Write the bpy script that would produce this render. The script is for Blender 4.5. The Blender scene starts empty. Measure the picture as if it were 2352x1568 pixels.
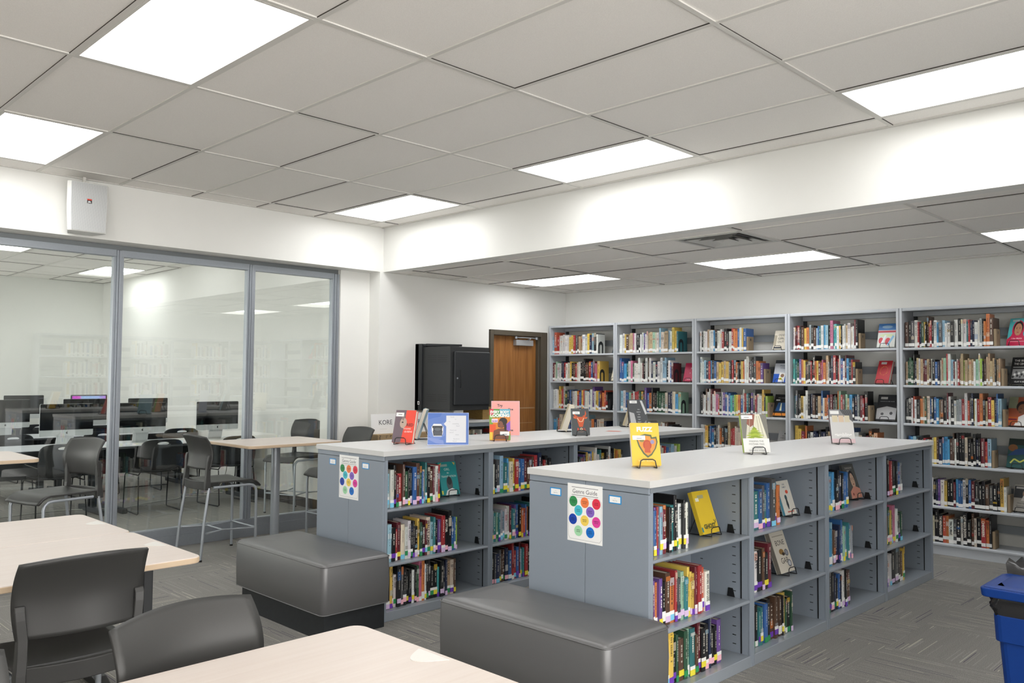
import bpy, math, random
from mathutils import Matrix, Vector
SC = bpy.context.scene
COL = SC.collection
R_ = math.radians
PI = math.pi

# ------------------------------------------------------------------ camera, world, exposure
def set_camera():
    yaw, pitch, roll = R_(44.6724), R_(2.4564), R_(0.43572)
    cy, sy, cp, sp = math.cos(yaw), math.sin(yaw), math.cos(pitch), math.sin(pitch)
    fw = Vector((cy*cp, sy*cp, sp)); r = Vector((sy, -cy, 0)); u = r.cross(fw)
    c, s = math.cos(roll), math.sin(roll)
    r2 = r*c + u*s; u2 = -r*s + u*c
    cam = bpy.data.cameras.new('camera'); o = bpy.data.objects.new('camera', cam); COL.objects.link(o)
    m = Matrix.Identity(4)
    for i in range(3):
        m[i][0] = r2[i]; m[i][1] = u2[i]; m[i][2] = -fw[i]; m[i][3] = (0, 0, 1.5)[i]
    o.matrix_world = m
    cam.sensor_width = 36; cam.lens = 1910.5/2352*36; cam.clip_start = 0.05; cam.clip_end = 100
    SC.camera = o
set_camera()
SC.view_settings.view_transform = 'Standard'; SC.view_settings.look = 'None'
SC.view_settings.gamma = 1; SC.view_settings.use_curve_mapping = False
SC.view_settings.exposure = 0.28
W = bpy.data.worlds.new('world'); SC.world = W; W.use_nodes = True
bg = W.node_tree.nodes['Background']; bg.inputs[0].default_value = (1.0, .975, .945, 1); bg.inputs[1].default_value = 5.0
PANEL = 7.8          # radiance of the ceiling lights' lenses

# ------------------------------------------------------------------ colour and materials
def lin(h):
    if not isinstance(h, str): return tuple(h)[:3]
    h = h.lstrip('#')
    return tuple(((c/12.92) if c <= .04045 else ((c+.055)/1.055)**2.4) for c in (int(h[i:i+2], 16)/255 for i in (0, 2, 4)))
MATS = {}
def mat(name, col='#808080', rough=.5, metal=0, noise=0.0, nscale=40, bump=0.0, bscale=200, spec=.5, attr=False, coat=0):
    if name in MATS: return MATS[name]
    m = bpy.data.materials.new(name); m.use_nodes = True; nt = m.node_tree; N = nt.nodes; L = nt.links
    p = N['Principled BSDF']
    p.inputs['Roughness'].default_value = rough; p.inputs['Metallic'].default_value = metal
    p.inputs['Specular IOR Level'].default_value = spec; p.inputs['Coat Weight'].default_value = coat
    c = lin(col) + (1,); p.inputs['Base Color'].default_value = c
    src = None
    if attr:
        a = N.new('ShaderNodeAttribute'); a.attribute_name = 'Col'; src = a.outputs['Color']
    tc = N.new('ShaderNodeTexCoord')
    if noise:
        n = N.new('ShaderNodeTexNoise'); n.inputs['Scale'].default_value = nscale; n.inputs['Detail'].default_value = 3
        L.new(tc.outputs['Object'], n.inputs['Vector'])
        mr = N.new('ShaderNodeMapRange'); mr.inputs[1].default_value = .25; mr.inputs[2].default_value = .75
        mr.inputs[3].default_value = 1-noise; mr.inputs[4].default_value = 1+noise
        L.new(n.outputs['Fac'], mr.inputs[0])
        mx = N.new('ShaderNodeMix'); mx.data_type = 'RGBA'; mx.blend_type = 'MULTIPLY'; mx.inputs[0].default_value = 1
        if src: L.new(src, mx.inputs[6])
        else: mx.inputs[6].default_value = c
        L.new(mr.outputs[0], mx.inputs[7]); src = mx.outputs[2]
    if src: L.new(src, p.inputs['Base Color'])
    if bump:
        n2 = N.new('ShaderNodeTexNoise'); n2.inputs['Scale'].default_value = bscale; n2.inputs['Detail'].default_value = 2
        L.new(tc.outputs['Object'], n2.inputs['Vector'])
        b = N.new('ShaderNodeBump'); b.inputs['Strength'].default_value = bump; b.inputs['Distance'].default_value = .002
        L.new(n2.outputs['Fac'], b.inputs['Height']); L.new(b.outputs[0], p.inputs['Normal'])
    MATS[name] = m; return m
M_wall = mat('wall_paint', '#e6e6e2', .8, noise=.012, nscale=3, bump=.15, bscale=300)
M_tile = mat('ceiling_tile', '#efece7', .95, noise=.05, nscale=230, bump=.6, bscale=240)
M_grid = mat('grid_metal', '#d6d4ce', .55)
M_tile_shadow = mat('tile_shadow', '#3b3833', .9)
M_shelf = mat('shelf_gloss_paint', '#8b929a', .24, noise=.03, nscale=300, spec=.65)
M_steel = mat('shelf_paint', '#858e98', .42, noise=.03, nscale=300, bump=.05, bscale=500)
M_steel_d = mat('shelf_rail_paint', '#7a8188', .5)
M_steel_t = mat('tall_shelf_paint', '#bcc1c7', .38, noise=.03, nscale=300, bump=.05, bscale=500)
M_rail_t = mat('tall_rail_paint', '#8d9398', .5)
M_alu = mat('anodised_aluminium', '#9ba1a8', .38, metal=.55, noise=.03, nscale=60)
M_alu_d = mat('anodised_channel', '#7b7f82', .5, metal=.4)
M_counter = mat('counter_laminate', '#dcdddd', .32, noise=.015, nscale=25)
M_counter_e = mat('counter_edge', '#c9c9c7', .5)
M_print = mat('print', rough=.45, attr=True)
M_cover = mat('book_cover', rough=.33, attr=True, coat=.15)
M_paper = mat('paper_white', '#eeeeec', .7)
M_pages = mat('book_pages', '#d9d2c2', .85, noise=.08, nscale=400)
M_black = mat('black_steel', '#24272a', .5, noise=.05, nscale=300)
M_wire = mat('black_wire', '#1b1c1e', .35)
M_plast = mat('dark_grey_plastic', '#343433', .42, noise=.04, nscale=500, bump=.12, bscale=700)
M_bplast = mat('black_plastic', '#17181a', .42)
M_tube = mat('silver_tube', '#a4aab0', .33, metal=.45)
M_vinyl = mat('grey_vinyl', '#575758', .40, spec=.7, noise=.03, nscale=300, bump=.1, bscale=500)
M_vinyl.node_tree.nodes['Principled BSDF'].inputs['IOR'].default_value = 1.7
M_plinth = mat('black_plinth', '#1c2023', .65, noise=.2, nscale=30)
M_edge = mat('maple_edge', '#c9b296', .5)
M_white_pl = mat('white_plastic', '#e6e6e2', .4)
M_screen = mat('dark_screen', '#050608', .06, spec=.8)
M_chin = mat('silver_chin', '#c9cccd', .35, metal=.3)
M_bin = mat('blue_plastic', '#002f74', .5, spec=.3, noise=.03, nscale=90)
M_bag = mat('black_bag', '#17181b', .22, spec=.7)
M_frame = mat('olive_door_frame', '#4d463a', .55)
M_card = mat('cardboard', '#a88f6c', .8, noise=.05, nscale=80)
M_base = mat('rubber_baseboard', '#2f2a27', .6)
M_pale = mat('pale_inlay', '#d9d6d0', .35)

def m_wood(name, c1, c2, scale, rough=.45, axis=0, contrast=1.0):
    m = bpy.data.materials.new(name); m.use_nodes = True; nt = m.node_tree; N = nt.nodes; L = nt.links
    p = N['Principled BSDF']; p.inputs['Roughness'].default_value = rough
    tc = N.new('ShaderNodeTexCoord'); mp = N.new('ShaderNodeMapping'); mp.inputs['Scale'].default_value = scale
    L.new(tc.outputs['Object'], mp.inputs[0])
    n = N.new('ShaderNodeTexNoise'); n.inputs['Scale'].default_value = 1; n.inputs['Detail'].default_value = 6; n.inputs['Roughness'].default_value = .6; n.inputs['Distortion'].default_value = .6
    L.new(mp.outputs[0], n.inputs['Vector'])
    cr = N.new('ShaderNodeValToRGB'); cr.color_ramp.elements[0].position = .5-.2/contrast; cr.color_ramp.elements[1].position = .5+.2/contrast
    cr.color_ramp.elements[0].color = lin(c1)+(1,); cr.color_ramp.elements[1].color = lin(c2)+(1,)
    L.new(n.outputs['Fac'], cr.inputs[0]); L.new(cr.outputs[0], p.inputs['Base Color'])
    return m
M_maple = m_wood('maple_laminate', '#cbbfb6', '#d1c7bf', (1.5, 40, 40), .38)
M_oak = m_wood('oak_door', '#74451c', '#a8743e', (38, 38, 1.6), .4, contrast=.8)

def m_carpet():
    m = bpy.data.materials.new('carpet_tile'); m.use_nodes = True; nt = m.node_tree; N = nt.nodes; L = nt.links
    p = N['Principled BSDF']; p.inputs['Roughness'].default_value = .95; p.inputs['Specular IOR Level'].default_value = .1
    tc = N.new('ShaderNodeTexCoord'); sx = N.new('ShaderNodeSeparateXYZ'); L.new(tc.outputs['Object'], sx.inputs[0])
    def math_(op, a, b=None, c=None):
        n = N.new('ShaderNodeMath'); n.operation = op
        for i, v in enumerate((a, b, c)):
            if v is None: continue
            if isinstance(v, (int, float)): n.inputs[i].default_value = v
            else: L.new(v, n.inputs[i])
        return n.outputs[0]
    X, Y = sx.outputs[0], sx.outputs[1]
    T = .61
    ix = math_('FLOOR', math_('DIVIDE', X, T)); iy = math_('FLOOR', math_('DIVIDE', Y, T))
    par = math_('MODULO', math_('ABSOLUTE', math_('ADD', ix, iy)), 2)      # quarter-turned tiles
    def mixf(f, a, b): return math_('ADD', math_('MULTIPLY', a, math_('SUBTRACT', 1, f)), math_('MULTIPLY', b, f))
    U = mixf(par, X, Y); V = mixf(par, Y, X)
    def streak(su, sv, off, seed):
        cb = N.new('ShaderNodeCombineXYZ'); L.new(math_('MULTIPLY', U, su), cb.inputs[0])
        L.new(math_('FLOOR', math_('MULTIPLY', V, sv)), cb.inputs[1]); L.new(math_('ADD', math_('MULTIPLY', par, 7.3), seed), cb.inputs[2])
        n = N.new('ShaderNodeTexNoise'); n.inputs['Scale'].default_value = 1; n.inputs['Detail'].default_value = 0
        L.new(cb.outputs[0], n.inputs['Vector'])
        return n.outputs['Fac']
    s1 = streak(1.7, 230, 0, 1.1); s2 = streak(1.2, 120, 0, 55.7); s3 = streak(1.5, 230, 0, 91.3)
    fine = N.new('ShaderNodeTexNoise'); fine.inputs['Scale'].default_value = 240; fine.inputs['Detail'].default_value = 2
    L.new(tc.outputs['Object'], fine.inputs['Vector'])
    v = math_('ADD', math_('MULTIPLY', math_('SUBTRACT', fine.outputs['Fac'], .5), 1.5), 1.0)
    v = math_('MULTIPLY', v, math_('ADD', .94, math_('MULTIPLY', s2, .12)))
    light = math_('GREATER_THAN', s1, .665)
    v = math_('ADD', v, math_('MULTIPLY', light, .22))
    def rgb(c, val):
        n = N.new('ShaderNodeMix'); n.data_type = 'RGBA'; n.blend_type = 'MULTIPLY'; n.inputs[0].default_value = 1
        n.inputs[6].default_value = lin(c)+(1,); L.new(val, n.inputs[7]); return n.outputs[2]
    base = rgb('#84827e', v)
    def over(a, c, f):
        n = N.new('ShaderNodeMix'); n.data_type = 'RGBA'; L.new(f, n.inputs[0]); L.new(a, n.inputs[6]); n.inputs[7].default_value = lin(c)+(1,); return n.outputs[2]
    base = over(base, '#b9b3a4', math_('MULTIPLY', math_('GREATER_THAN', s3, .745), .8))
    base = over(base, '#4a4259', math_('MULTIPLY', math_('LESS_THAN', s3, .245), .75))
    L.new(base, p.inputs['Base Color'])
    b = N.new('ShaderNodeBump'); b.inputs['Strength'].default_value = .5; b.inputs['Distance'].default_value = .003
    L.new(fine.outputs['Fac'], b.inputs['Height']); L.new(b.outputs[0], p.inputs['Normal'])
    return m
M_carpet = m_carpet()
def m_glass():
    m = bpy.data.materials.new('partition_glass'); m.use_nodes = True; nt = m.node_tree; N = nt.nodes; L = nt.links
    N.clear(); out = N.new('ShaderNodeOutputMaterial'); mix = N.new('ShaderNodeMixShader')
    t = N.new('ShaderNodeBsdfTransparent'); t.inputs[0].default_value = (.93, .955, .94, 1)
    g = N.new('ShaderNodeBsdfGlossy'); g.inputs['Roughness'].default_value = 0.0; g.inputs[0].default_value = (1, 1, 1, 1)
    geo = N.new('ShaderNodeNewGeometry'); d = N.new('ShaderNodeVectorMath'); d.operation = 'DOT_PRODUCT'
    L.new(geo.outputs['Incoming'], d.inputs[0]); L.new(geo.outputs['Normal'], d.inputs[1])
    def mm(op, a, b):
        n = N.new('ShaderNodeMath'); n.operation = op
        for i, v in enumerate((a, b)):
            if v is None: continue
            if isinstance(v, (int, float)): n.inputs[i].default_value = v
            else: L.new(v, n.inputs[i])
        return n.outputs[0]
    c = mm('ABSOLUTE', d.outputs['Value'], None); q = mm('POWER', mm('SUBTRACT', 1.0, c), 5.0)
    f = mm('ADD', mm('MULTIPLY', q, .91), .085)
    L.new(f, mix.inputs[0]); L.new(t.outputs[0], mix.inputs[1]); L.new(g.outputs[0], mix.inputs[2]); L.new(mix.outputs[0], out.inputs[0])
    return m
M_glass = m_glass()
def m_emit(name, col, st):
    m = bpy.data.materials.new(name); m.use_nodes = True; N = m.node_tree.nodes; N.clear()
    e = N.new('ShaderNodeEmission'); e.inputs[0].default_value = lin(col)+(1,); e.inputs[1].default_value = st
    o = N.new('ShaderNodeOutputMaterial'); m.node_tree.links.new(e.outputs[0], o.inputs[0]); return m
M_lens = m_emit('light_lens', '#ffffff', PANEL)
M_lit = None

# ------------------------------------------------------------------ mesh builder
GLY = {}
def glyphs(s, bold=0.0):
    k = (s, bold)
    if k in GLY: return GLY[k]
    cu = bpy.data.curves.new('t', 'FONT'); cu.body = s; cu.size = 1; cu.resolution_u = 2; cu.offset = bold; cu.fill_mode = 'FRONT'
    o = bpy.data.objects.new('t', cu); COL.objects.link(o)
    dg = bpy.context.evaluated_depsgraph_get(); me = o.evaluated_get(dg).to_mesh()
    V = [(v.co.x, v.co.y) for v in me.vertices]; F = [tuple(p.vertices) for p in me.polygons]
    o.evaluated_get(dg).to_mesh_clear(); bpy.data.objects.remove(o); bpy.data.curves.remove(cu)
    if V:
        x0 = min(v[0] for v in V); x1 = max(v[0] for v in V); y0 = min(v[1] for v in V); y1 = max(v[1] for v in V)
    else: x0 = x1 = y0 = y1 = 0
    GLY[k] = (V, F, x0, x1, y0, y1); return GLY[k]

class MB:
    def __init__(s): s.v = []; s.f = []; s.c = []; s.m = []; s.T = None; s.sm = []
    def add(s, vs, fs, col=None, mi=0, smooth=False):
        n = len(s.v)
        if s.T is not None: vs = [tuple(s.T @ Vector(v)) for v in vs]
        s.v += [tuple(v) for v in vs]
        for f in fs:
            s.f.append(tuple(n+i for i in f)); s.c.append(col); s.m.append(mi); s.sm.append(smooth)
        return s
    def box(s, x0, x1, y0, y1, z0, z1, col=None, mi=0):
        V = [(x, y, z) for z in (z0, z1) for y in (y0, y1) for x in (x0, x1)]
        return s.add(V, [(0, 2, 3, 1), (4, 5, 7, 6), (0, 1, 5, 4), (2, 6, 7, 3), (0, 4, 6, 2), (1, 3, 7, 5)], col, mi)
    def prism(s, pts, a0, a1, axis='z', col=None, mi=0, smooth=False):
        n = len(pts)
        def P(p, a): return {'z': (p[0], p[1], a), 'x': (a, p[0], p[1]), 'y': (p[0], a, p[1])}[axis]
        V = [P(p, a0) for p in pts] + [P(p, a1) for p in pts]
        F = [tuple(range(n))[::-1], tuple(range(n, 2*n))] + [(i, (i+1) % n, n+(i+1) % n, n+i) for i in range(n)]
        return s.add(V, F, col, mi, smooth)
    def tube(s, path, r, n=8, closed=False, col=None, mi=0):
        P = [Vector(p) for p in path]; k = len(P)
        rr = r if isinstance(r, (list, tuple)) else [r]*k
        V = []; up = None
        for i in range(k):
            if closed: t = (P[(i+1) % k]-P[i-1])
            else: t = (P[min(i+1, k-1)]-P[max(i-1, 0)])
            t.normalize()
            if up is None: up = t.orthogonal().normalized()
            up = (up - t*up.dot(t))
            if up.length < 1e-6: up = t.orthogonal()
            up.normalize(); w = t.cross(up)
            for j in range(n):
                a = 2*PI*j/n; V.append(tuple(P[i] + (up*math.cos(a)+w*math.sin(a))*rr[i]))
        F = []
        for i in range(k if closed else k-1):
            i2 = (i+1) % k
            for j in range(n): F.append((i*n+j, i*n+(j+1) % n, i2*n+(j+1) % n, i2*n+j))
        s.add(V, F, col, mi, True)
        if not closed: s.add(V[:n], [tuple(range(n))[::-1]], col, mi); s.add(V[-n:], [tuple(range(n))], col, mi)
        return s
    def cyl(s, x, y, z0, z1, r, n=24, r2=None, col=None, mi=0):
        r2 = r if r2 is None else r2
        V = [(x+r*math.cos(2*PI*i/n), y+r*math.sin(2*PI*i/n), z0) for i in range(n)] + [(x+r2*math.cos(2*PI*i/n), y+r2*math.sin(2*PI*i/n), z1) for i in range(n)]
        s.add(V, [(i, (i+1) % n, n+(i+1) % n, n+i) for i in range(n)], col, mi, True)
        s.add(V, [tuple(range(n))[::-1], tuple(range(n, 2*n))], col, mi); return s
    def shell(s, fn, nu, nv, th, col=None, mi=0):
        # fn(u,v)->point on front; thickness along the normal
        G = [[Vector(fn(i/nu, j/nv)) for j in range(nv+1)] for i in range(nu+1)]
        B = [[None]*(nv+1) for _ in range(nu+1)]
        for i in range(nu+1):
            for j in range(nv+1):
                a = G[min(i+1, nu)][j]-G[max(i-1, 0)][j]; b = G[i][min(j+1, nv)]-G[i][max(j-1, 0)]
                nn = a.cross(b); nn.normalize(); B[i][j] = G[i][j]-nn*th
        V = [tuple(G[i][j]) for i in range(nu+1) for j in range(nv+1)] + [tuple(B[i][j]) for i in range(nu+1) for j in range(nv+1)]
        K = (nu+1)*(nv+1); I = lambda i, j: i*(nv+1)+j
        F = []
        for i in range(nu):
            for j in range(nv):
                F.append((I(i, j), I(i+1, j), I(i+1, j+1), I(i, j+1))); F.append((K+I(i, j), K+I(i, j+1), K+I(i+1, j+1), K+I(i+1, j)))
        for i in range(nu):
            F.append((I(i, 0), K+I(i, 0), K+I(i+1, 0), I(i+1, 0))); F.append((I(i, nv), I(i+1, nv), K+I(i+1, nv), K+I(i, nv)))
        for j in range(nv):
            F.append((I(0, j), I(0, j+1), K+I(0, j+1), K+I(0, j))); F.append((I(nu, j), K+I(nu, j), K+I(nu, j+1), I(nu, j+1)))
        return s.add(V, F, col, mi, True)
    def text(s, t, x, z, size, col, y=0, bold=0.0, align='c', vert=False, maxw=None, bh=None):
        # drawn in the xz plane facing -y; size is cap height
        V, F, x0, x1, y0, y1 = glyphs(t, bold)
        if not V: return s
        k = size/.72; w = (x1-x0)*k; kx = k
        if maxw and w > maxw: kx = k*maxw/w; w = maxw
        ox = {'c': -w/2, 'l': 0, 'r': -w}[align]
        out = []
        for (a, b) in V:
            px = (a-x0)*kx+ox; pz = b*k
            if vert: out.append((x + (pz - size/2), y, z - px))
            else: out.append((x+px, y, z+pz))
        return s.add(out, F, col)
    def build(s, name, mats, parent=None, bevel=0, seg=2, loc=None, rotz=None, autosmooth=False):
        me = bpy.data.meshes.new(name); me.from_pydata(s.v, [], s.f)
        if not isinstance(mats, (list, tuple)): mats = [mats]
        for m in mats: me.materials.append(m)
        me.polygons.foreach_set('material_index', s.m); me.polygons.foreach_set('use_smooth', s.sm)
        if any(c is not None for c in s.c):
            at = me.color_attributes.new('Col', 'FLOAT_COLOR', 'CORNER'); buf = []
            for f, c in zip(s.f, s.c):
                cc = lin(c) if c is not None else (.5, .5, .5)
                buf += list(cc+(1.0,))*len(f)
            at.data.foreach_set('color', buf)
        me.update()
        o = bpy.data.objects.new(name, me); COL.objects.link(o)
        if parent: o.parent = parent
        if loc: o.location = loc
        if rotz is not None: o.rotation_euler = (0, 0, rotz)
        if bevel:
            b = o.modifiers.new('bevel', 'BEVEL'); b.width = bevel; b.segments = seg; b.limit_method = 'ANGLE'; b.angle_limit = R_(40); b.harden_normals = True
        return o
def rrect(x0, x1, y0, y1, r, n=6):
    out = []
    for cx, cy, a0 in ((x1-r, y1-r, 0), (x0+r, y1-r, 90), (x0+r, y0+r, 180), (x1-r, y0+r, 270)):
        for i in range(n+1):
            a = R_(a0+90*i/n); out.append((cx+r*math.cos(a), cy+r*math.sin(a)))
    return out
def tag(o, label=None, cat=None, group=None, kind=None):
    if label: o['label'] = label
    if cat: o['category'] = cat
    if group: o['group'] = group
    if kind: o['kind'] = kind
    return o
def thing(name, label, cat, loc=(0, 0, 0), rotz=0, group=None, rx=0):
    o = bpy.data.objects.new(name, None); COL.objects.link(o); o.empty_display_size = .1
    o.location = loc; o.rotation_euler = (rx, 0, rotz); return tag(o, label, cat, group)
def dup(root, loc, rotz=0, label=None, group=None, rx=0):
    r = root.copy(); COL.objects.link(r); r.location = loc; r.rotation_euler = (rx, 0, rotz)
    if label: r['label'] = label
    if group: r['group'] = group
    def rec(a, b):
        for ch in list(a.children):
            c = ch.copy(); COL.objects.link(c); c.parent = b; rec(ch, c)
    rec(root, r); return r
def struct(name, mb, m, parent=None, bevel=0):
    o = mb.build(name, m, parent, bevel)
    if not parent: o['kind'] = 'structure'
    return o
ORD = ['1st', '2nd', '3rd'] + ['%dth' % i for i in range(4, 20)] + ['20th', '21st', '22nd', '23rd'] + ['%dth' % i for i in range(24, 31)] + ['31st', '32nd', '33rd']+['%dth' % i for i in range(34, 50)]

# ------------------------------------------------------------------ room shell
ZC, ZL = 3.043, 2.584
struct('floor', MB().box(-5, 8.3, -3.6, 15.2, -.12, 0), M_carpet)
LIGHTS_MAIN = [(1.3135, 3.1005), (1.3135, 5.5389), (4.3615, 3.1005), (4.3615, 5.5389), (4.3615, .6621), (-1.7345, .6621), (-1.7345, 3.1005), (-1.7345, 5.5389), (1.3135, .6621), (1.3135, -1.7763), (4.3615, -1.7763)]
LIGHTS_LOW = [(6.7128, 5.5123), (6.7128, 3.0739), (6.7128, .6355)]
LIGHTS_LAB = [(4.326, 12.49), (2.50, 10.66), (.67, 12.49), (.67, 8.5), (2.5, 7.9), (-1.1, 10.66)]  # last four are unseen panels added to brighten the computer room
def ceil(name, X0, X1, Y0, Y1, z, holes, vents=()):
    hs = [(x+.012, x+.5976, y+.012, y+1.2072) for x, y in holes] + [(x+.02, x+.59, y+.02, y+.59) for x, y in vents]
    xs = sorted({X0, X1} | {h for q in hs for h in q[:2]}); ys = sorted({Y0, Y1} | {h for q in hs for h in q[2:]})
    m = MB()
    for i in range(len(xs)-1):
        j = 0
        while j < len(ys)-1:
            def hole(j): cx, cy = (xs[i]+xs[i+1])/2, (ys[j]+ys[j+1])/2; return any(a < cx < b and c < cy < d for a, b, c, d in hs)
            if hole(j): j += 1; continue
            k = j
            while k+1 < len(ys)-1 and not hole(k+1): k += 1
            m.box(xs[i], xs[i+1], ys[j], ys[k+1], z+.006, z+.05); j = k+1
    m.box(X0, X1, Y0, Y1, z+.052, z+.07)
    o = m.build(name, M_tile); o['kind'] = 'structure'; return o
cm = ceil('ceiling', -5, 5.2, -3.6, 7.04, ZC, LIGHTS_MAIN)
c2 = ceil('ceiling', 5.32, 8.1, -3.6, 7.04, ZL, LIGHTS_LOW, [(5.4936, 3.0739), (7.3224, .75)])
c3 = ceil('ceiling', -2, 5.165, 7.34, 14.95, ZC, LIGHTS_LAB)
def grid(parent, xs, ys, X0, X1, Y0, Y1, z, seed=3):
    w = .012; rg = random.Random(seed)
    for x in xs: MB().box(x-w, x+w, Y0, Y1, z, z+.008).build('grid_rail', M_grid, parent)
    for y in ys: MB().box(X0, X1, y-w, y+w, z-.0005, z+.0075).build('grid_rail', M_grid, parent)
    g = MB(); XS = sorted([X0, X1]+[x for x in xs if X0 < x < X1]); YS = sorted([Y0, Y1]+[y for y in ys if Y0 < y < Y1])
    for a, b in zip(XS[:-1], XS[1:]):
        for c, d in zip(YS[:-1], YS[1:]):          # dark strips stand in for the shadow line beside sagging tiles
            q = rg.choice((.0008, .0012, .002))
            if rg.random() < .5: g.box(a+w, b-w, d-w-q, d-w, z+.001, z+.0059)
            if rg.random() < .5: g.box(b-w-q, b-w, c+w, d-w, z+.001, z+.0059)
    gg = g.build('tile_shadow', M_tile_shadow, parent); gg['kind'] = 'stuff'
gx = [1.3135+.6096*i for i in range(-9, 7)]; gy = [4.3197-1.2192*j for j in range(-2, 7)]
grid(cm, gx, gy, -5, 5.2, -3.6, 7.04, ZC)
MB().box(5.165, 5.2, -3.6, 7.04, ZC-.001, ZC+.007).box(-5, 5.2, 7.015, 7.04, ZC-.001, ZC+.007).build('edge_angle', M_grid, cm)
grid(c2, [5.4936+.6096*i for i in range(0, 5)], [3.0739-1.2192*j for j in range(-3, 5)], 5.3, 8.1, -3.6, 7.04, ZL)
MB().box(5.3, 8.1, 7.015, 7.04, ZL-.001, ZL+.007).box(8.075, 8.1, -3.6, 7.04, ZL-.001, ZL+.007).build('edge_angle', M_grid, c2)
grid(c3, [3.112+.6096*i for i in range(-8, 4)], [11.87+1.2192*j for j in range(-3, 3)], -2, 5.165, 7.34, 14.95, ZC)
struct('wall_front', MB().box(-5, 5.2, 7.04, 7.29, 2.585, ZC+.06), M_wall)              # header over the glazed partition
struct('wall_beam', MB().box(5.2, 5.32, -3.6, 7.04, 2.585, ZC+.06), M_wall)             # beam where the ceiling drops
struct('wall_rack', MB().box(5.16, 6.735, 7.04, 7.56, 0, 2.585).box(5.2, 6.735, 7.04, 7.56, 2.585, ZC+.06).box(6.735, 7.735, 7.04, 7.56, 2.06, ZC+.06).box(7.735, 8.1, 7.04, 7.56, 0, ZC+.06).box(4.80, 5.16, 7.22, 7.56, 0, ZC+.06), M_wall)
struct('wall_back', MB().box(8.1, 8.25, -3.6, 7.56, 0, ZC+.06), M_wall)
struct('wall_lab_side', MB().box(5.17, 5.32, 7.56, 15.1, 0, ZC+.06), M_wall)
struct('wall_lab_end', MB().box(-2.15, 5.32, 14.95, 15.1, 0, ZC+.06), M_wall)
struct('wall_lab_left', MB().box(-2.15, -2, 7.34, 15.1, 0, .7).box(-2.15, -2, 7.34, 15.1, 2.3, ZC+.06), M_wall)  # unseen wall, its open band shaped to let world light in
struct('wall_lab_front', MB().box(-5.0, .165, 7.24, 7.34, 0, 2.585), M_wall)
struct('wall_left', MB().box(-5.15, -5, -3.6, 7.34, 0, ZC+.06), M_wall)
struct('wall_right', MB().box(3.6, 8.1, -.5, -.35, 0, ZC+.06), M_wall)
struct('baseboard_lab', MB().box(5.157, 5.17, 7.56, 14.95, 0, .105).box(-2, 5.17, 14.937, 14.95, 0, .105), M_base)
struct('baseboard_rack', MB().box(5.16, 6.735, 7.028, 7.04, 0, .105), M_base)

# glazed partition: frame plane Y = 7.24
def partition():
    xs = [(.165, 1.39), (1.41, 2.605), (2.645, 3.81), (3.85, 4.745)]
    for n, (a, b) in enumerate(xs):
        w = thing('window_%d' % (n+1), None, None); w['kind'] = 'structure'
        f = MB()
        f.box(a, b, 7.25, 7.31, 2.488, 2.545); f.box(a, b, 7.245, 7.31, .10, .165); 
        f.box(a, a+.02, 7.25, 7.31, .165, 2.488); f.box(b-.02, b, 7.25, 7.31, .165, 2.488)
        f.build('window_frame', M_alu, w, .002)
        MB().box(a+.012, b-.012, 7.276, 7.284, .158, 2.495).build('pane', M_glass, w)
    t = MB()
    for a, b in ((1.39, 1.41), (2.605, 2.645), (3.81, 3.85), (4.745, 4.80)):
        t.box(a, a+(b-a)*.42, 7.24, 7.32, .16, 2.54); t.box(a+(b-a)*.5, b, 7.24, 7.32, .16, 2.54); t.box(a, b, 7.252, 7.31, .12, 2.54)
    struct('trim_1', t, M_alu, bevel=.0015)
    s = MB().box(.165, 4.80, 7.232, 7.33, 0, .098).box(.165, 4.80, 7.238, 7.33, .098, .16)
    struct('trim_2', s, M_alu, bevel=.002)
    struct('trim_3', MB().box(-5, 4.80, 7.268, 7.33, 2.545, 2.584), M_alu_d)
partition()

def door():
    d = thing('door_1', None, None); d['kind'] = 'structure'
    MB().box(6.80, 7.62, 7.10, 7.145, .01, 1.998).build('door_leaf', M_oak, d)
    f = MB()
    f.box(6.745, 6.80, 7.02, 7.16, 0, 2.06).box(7.62, 7.735, 7.02, 7.16, 0, 2.06).box(6.80, 7.62, 7.02, 7.16, 2.0, 2.06)
    f.box(7.60, 7.62, 7.05, 7.10, 0, 2.0).box(6.80, 6.81, 7.05, 7.10, 0, 2.0)
    f.build('door_frame', M_frame, d, .004)
    c = MB().box(7.20, 7.50, 7.04, 7.10, 1.885, 1.955).build('door_closer', mat('closer_silver', '#a9abad', .4, metal=.3), d, .006)
    a = MB().tube([(7.20, 7.05, 1.982), (7.38, 6.98, 1.978), (7.56, 7.05, 1.982)], .007).cyl(7.20, 7.05, 1.967, 1.995, .018, 12).cyl(7.56, 7.05, 1.967, 1.995, .02, 12)
    a.tube([(7.42, 7.06, 1.955), (7.38, 6.98, 1.97)], .008)
    a.build('closer_arm', M_tube, c)
    MB().box(7.17, 7.59, 7.0985, 7.10, 1.118, 1.124).box(7.30, 7.58, 7.0985, 7.10, 1.127, 1.130).box(7.3, 7.55, 7.0985, 7.1, .94, .944).build('scuff_mark', mat('scuff', '#b9a07c', .8), d)
door()

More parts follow.
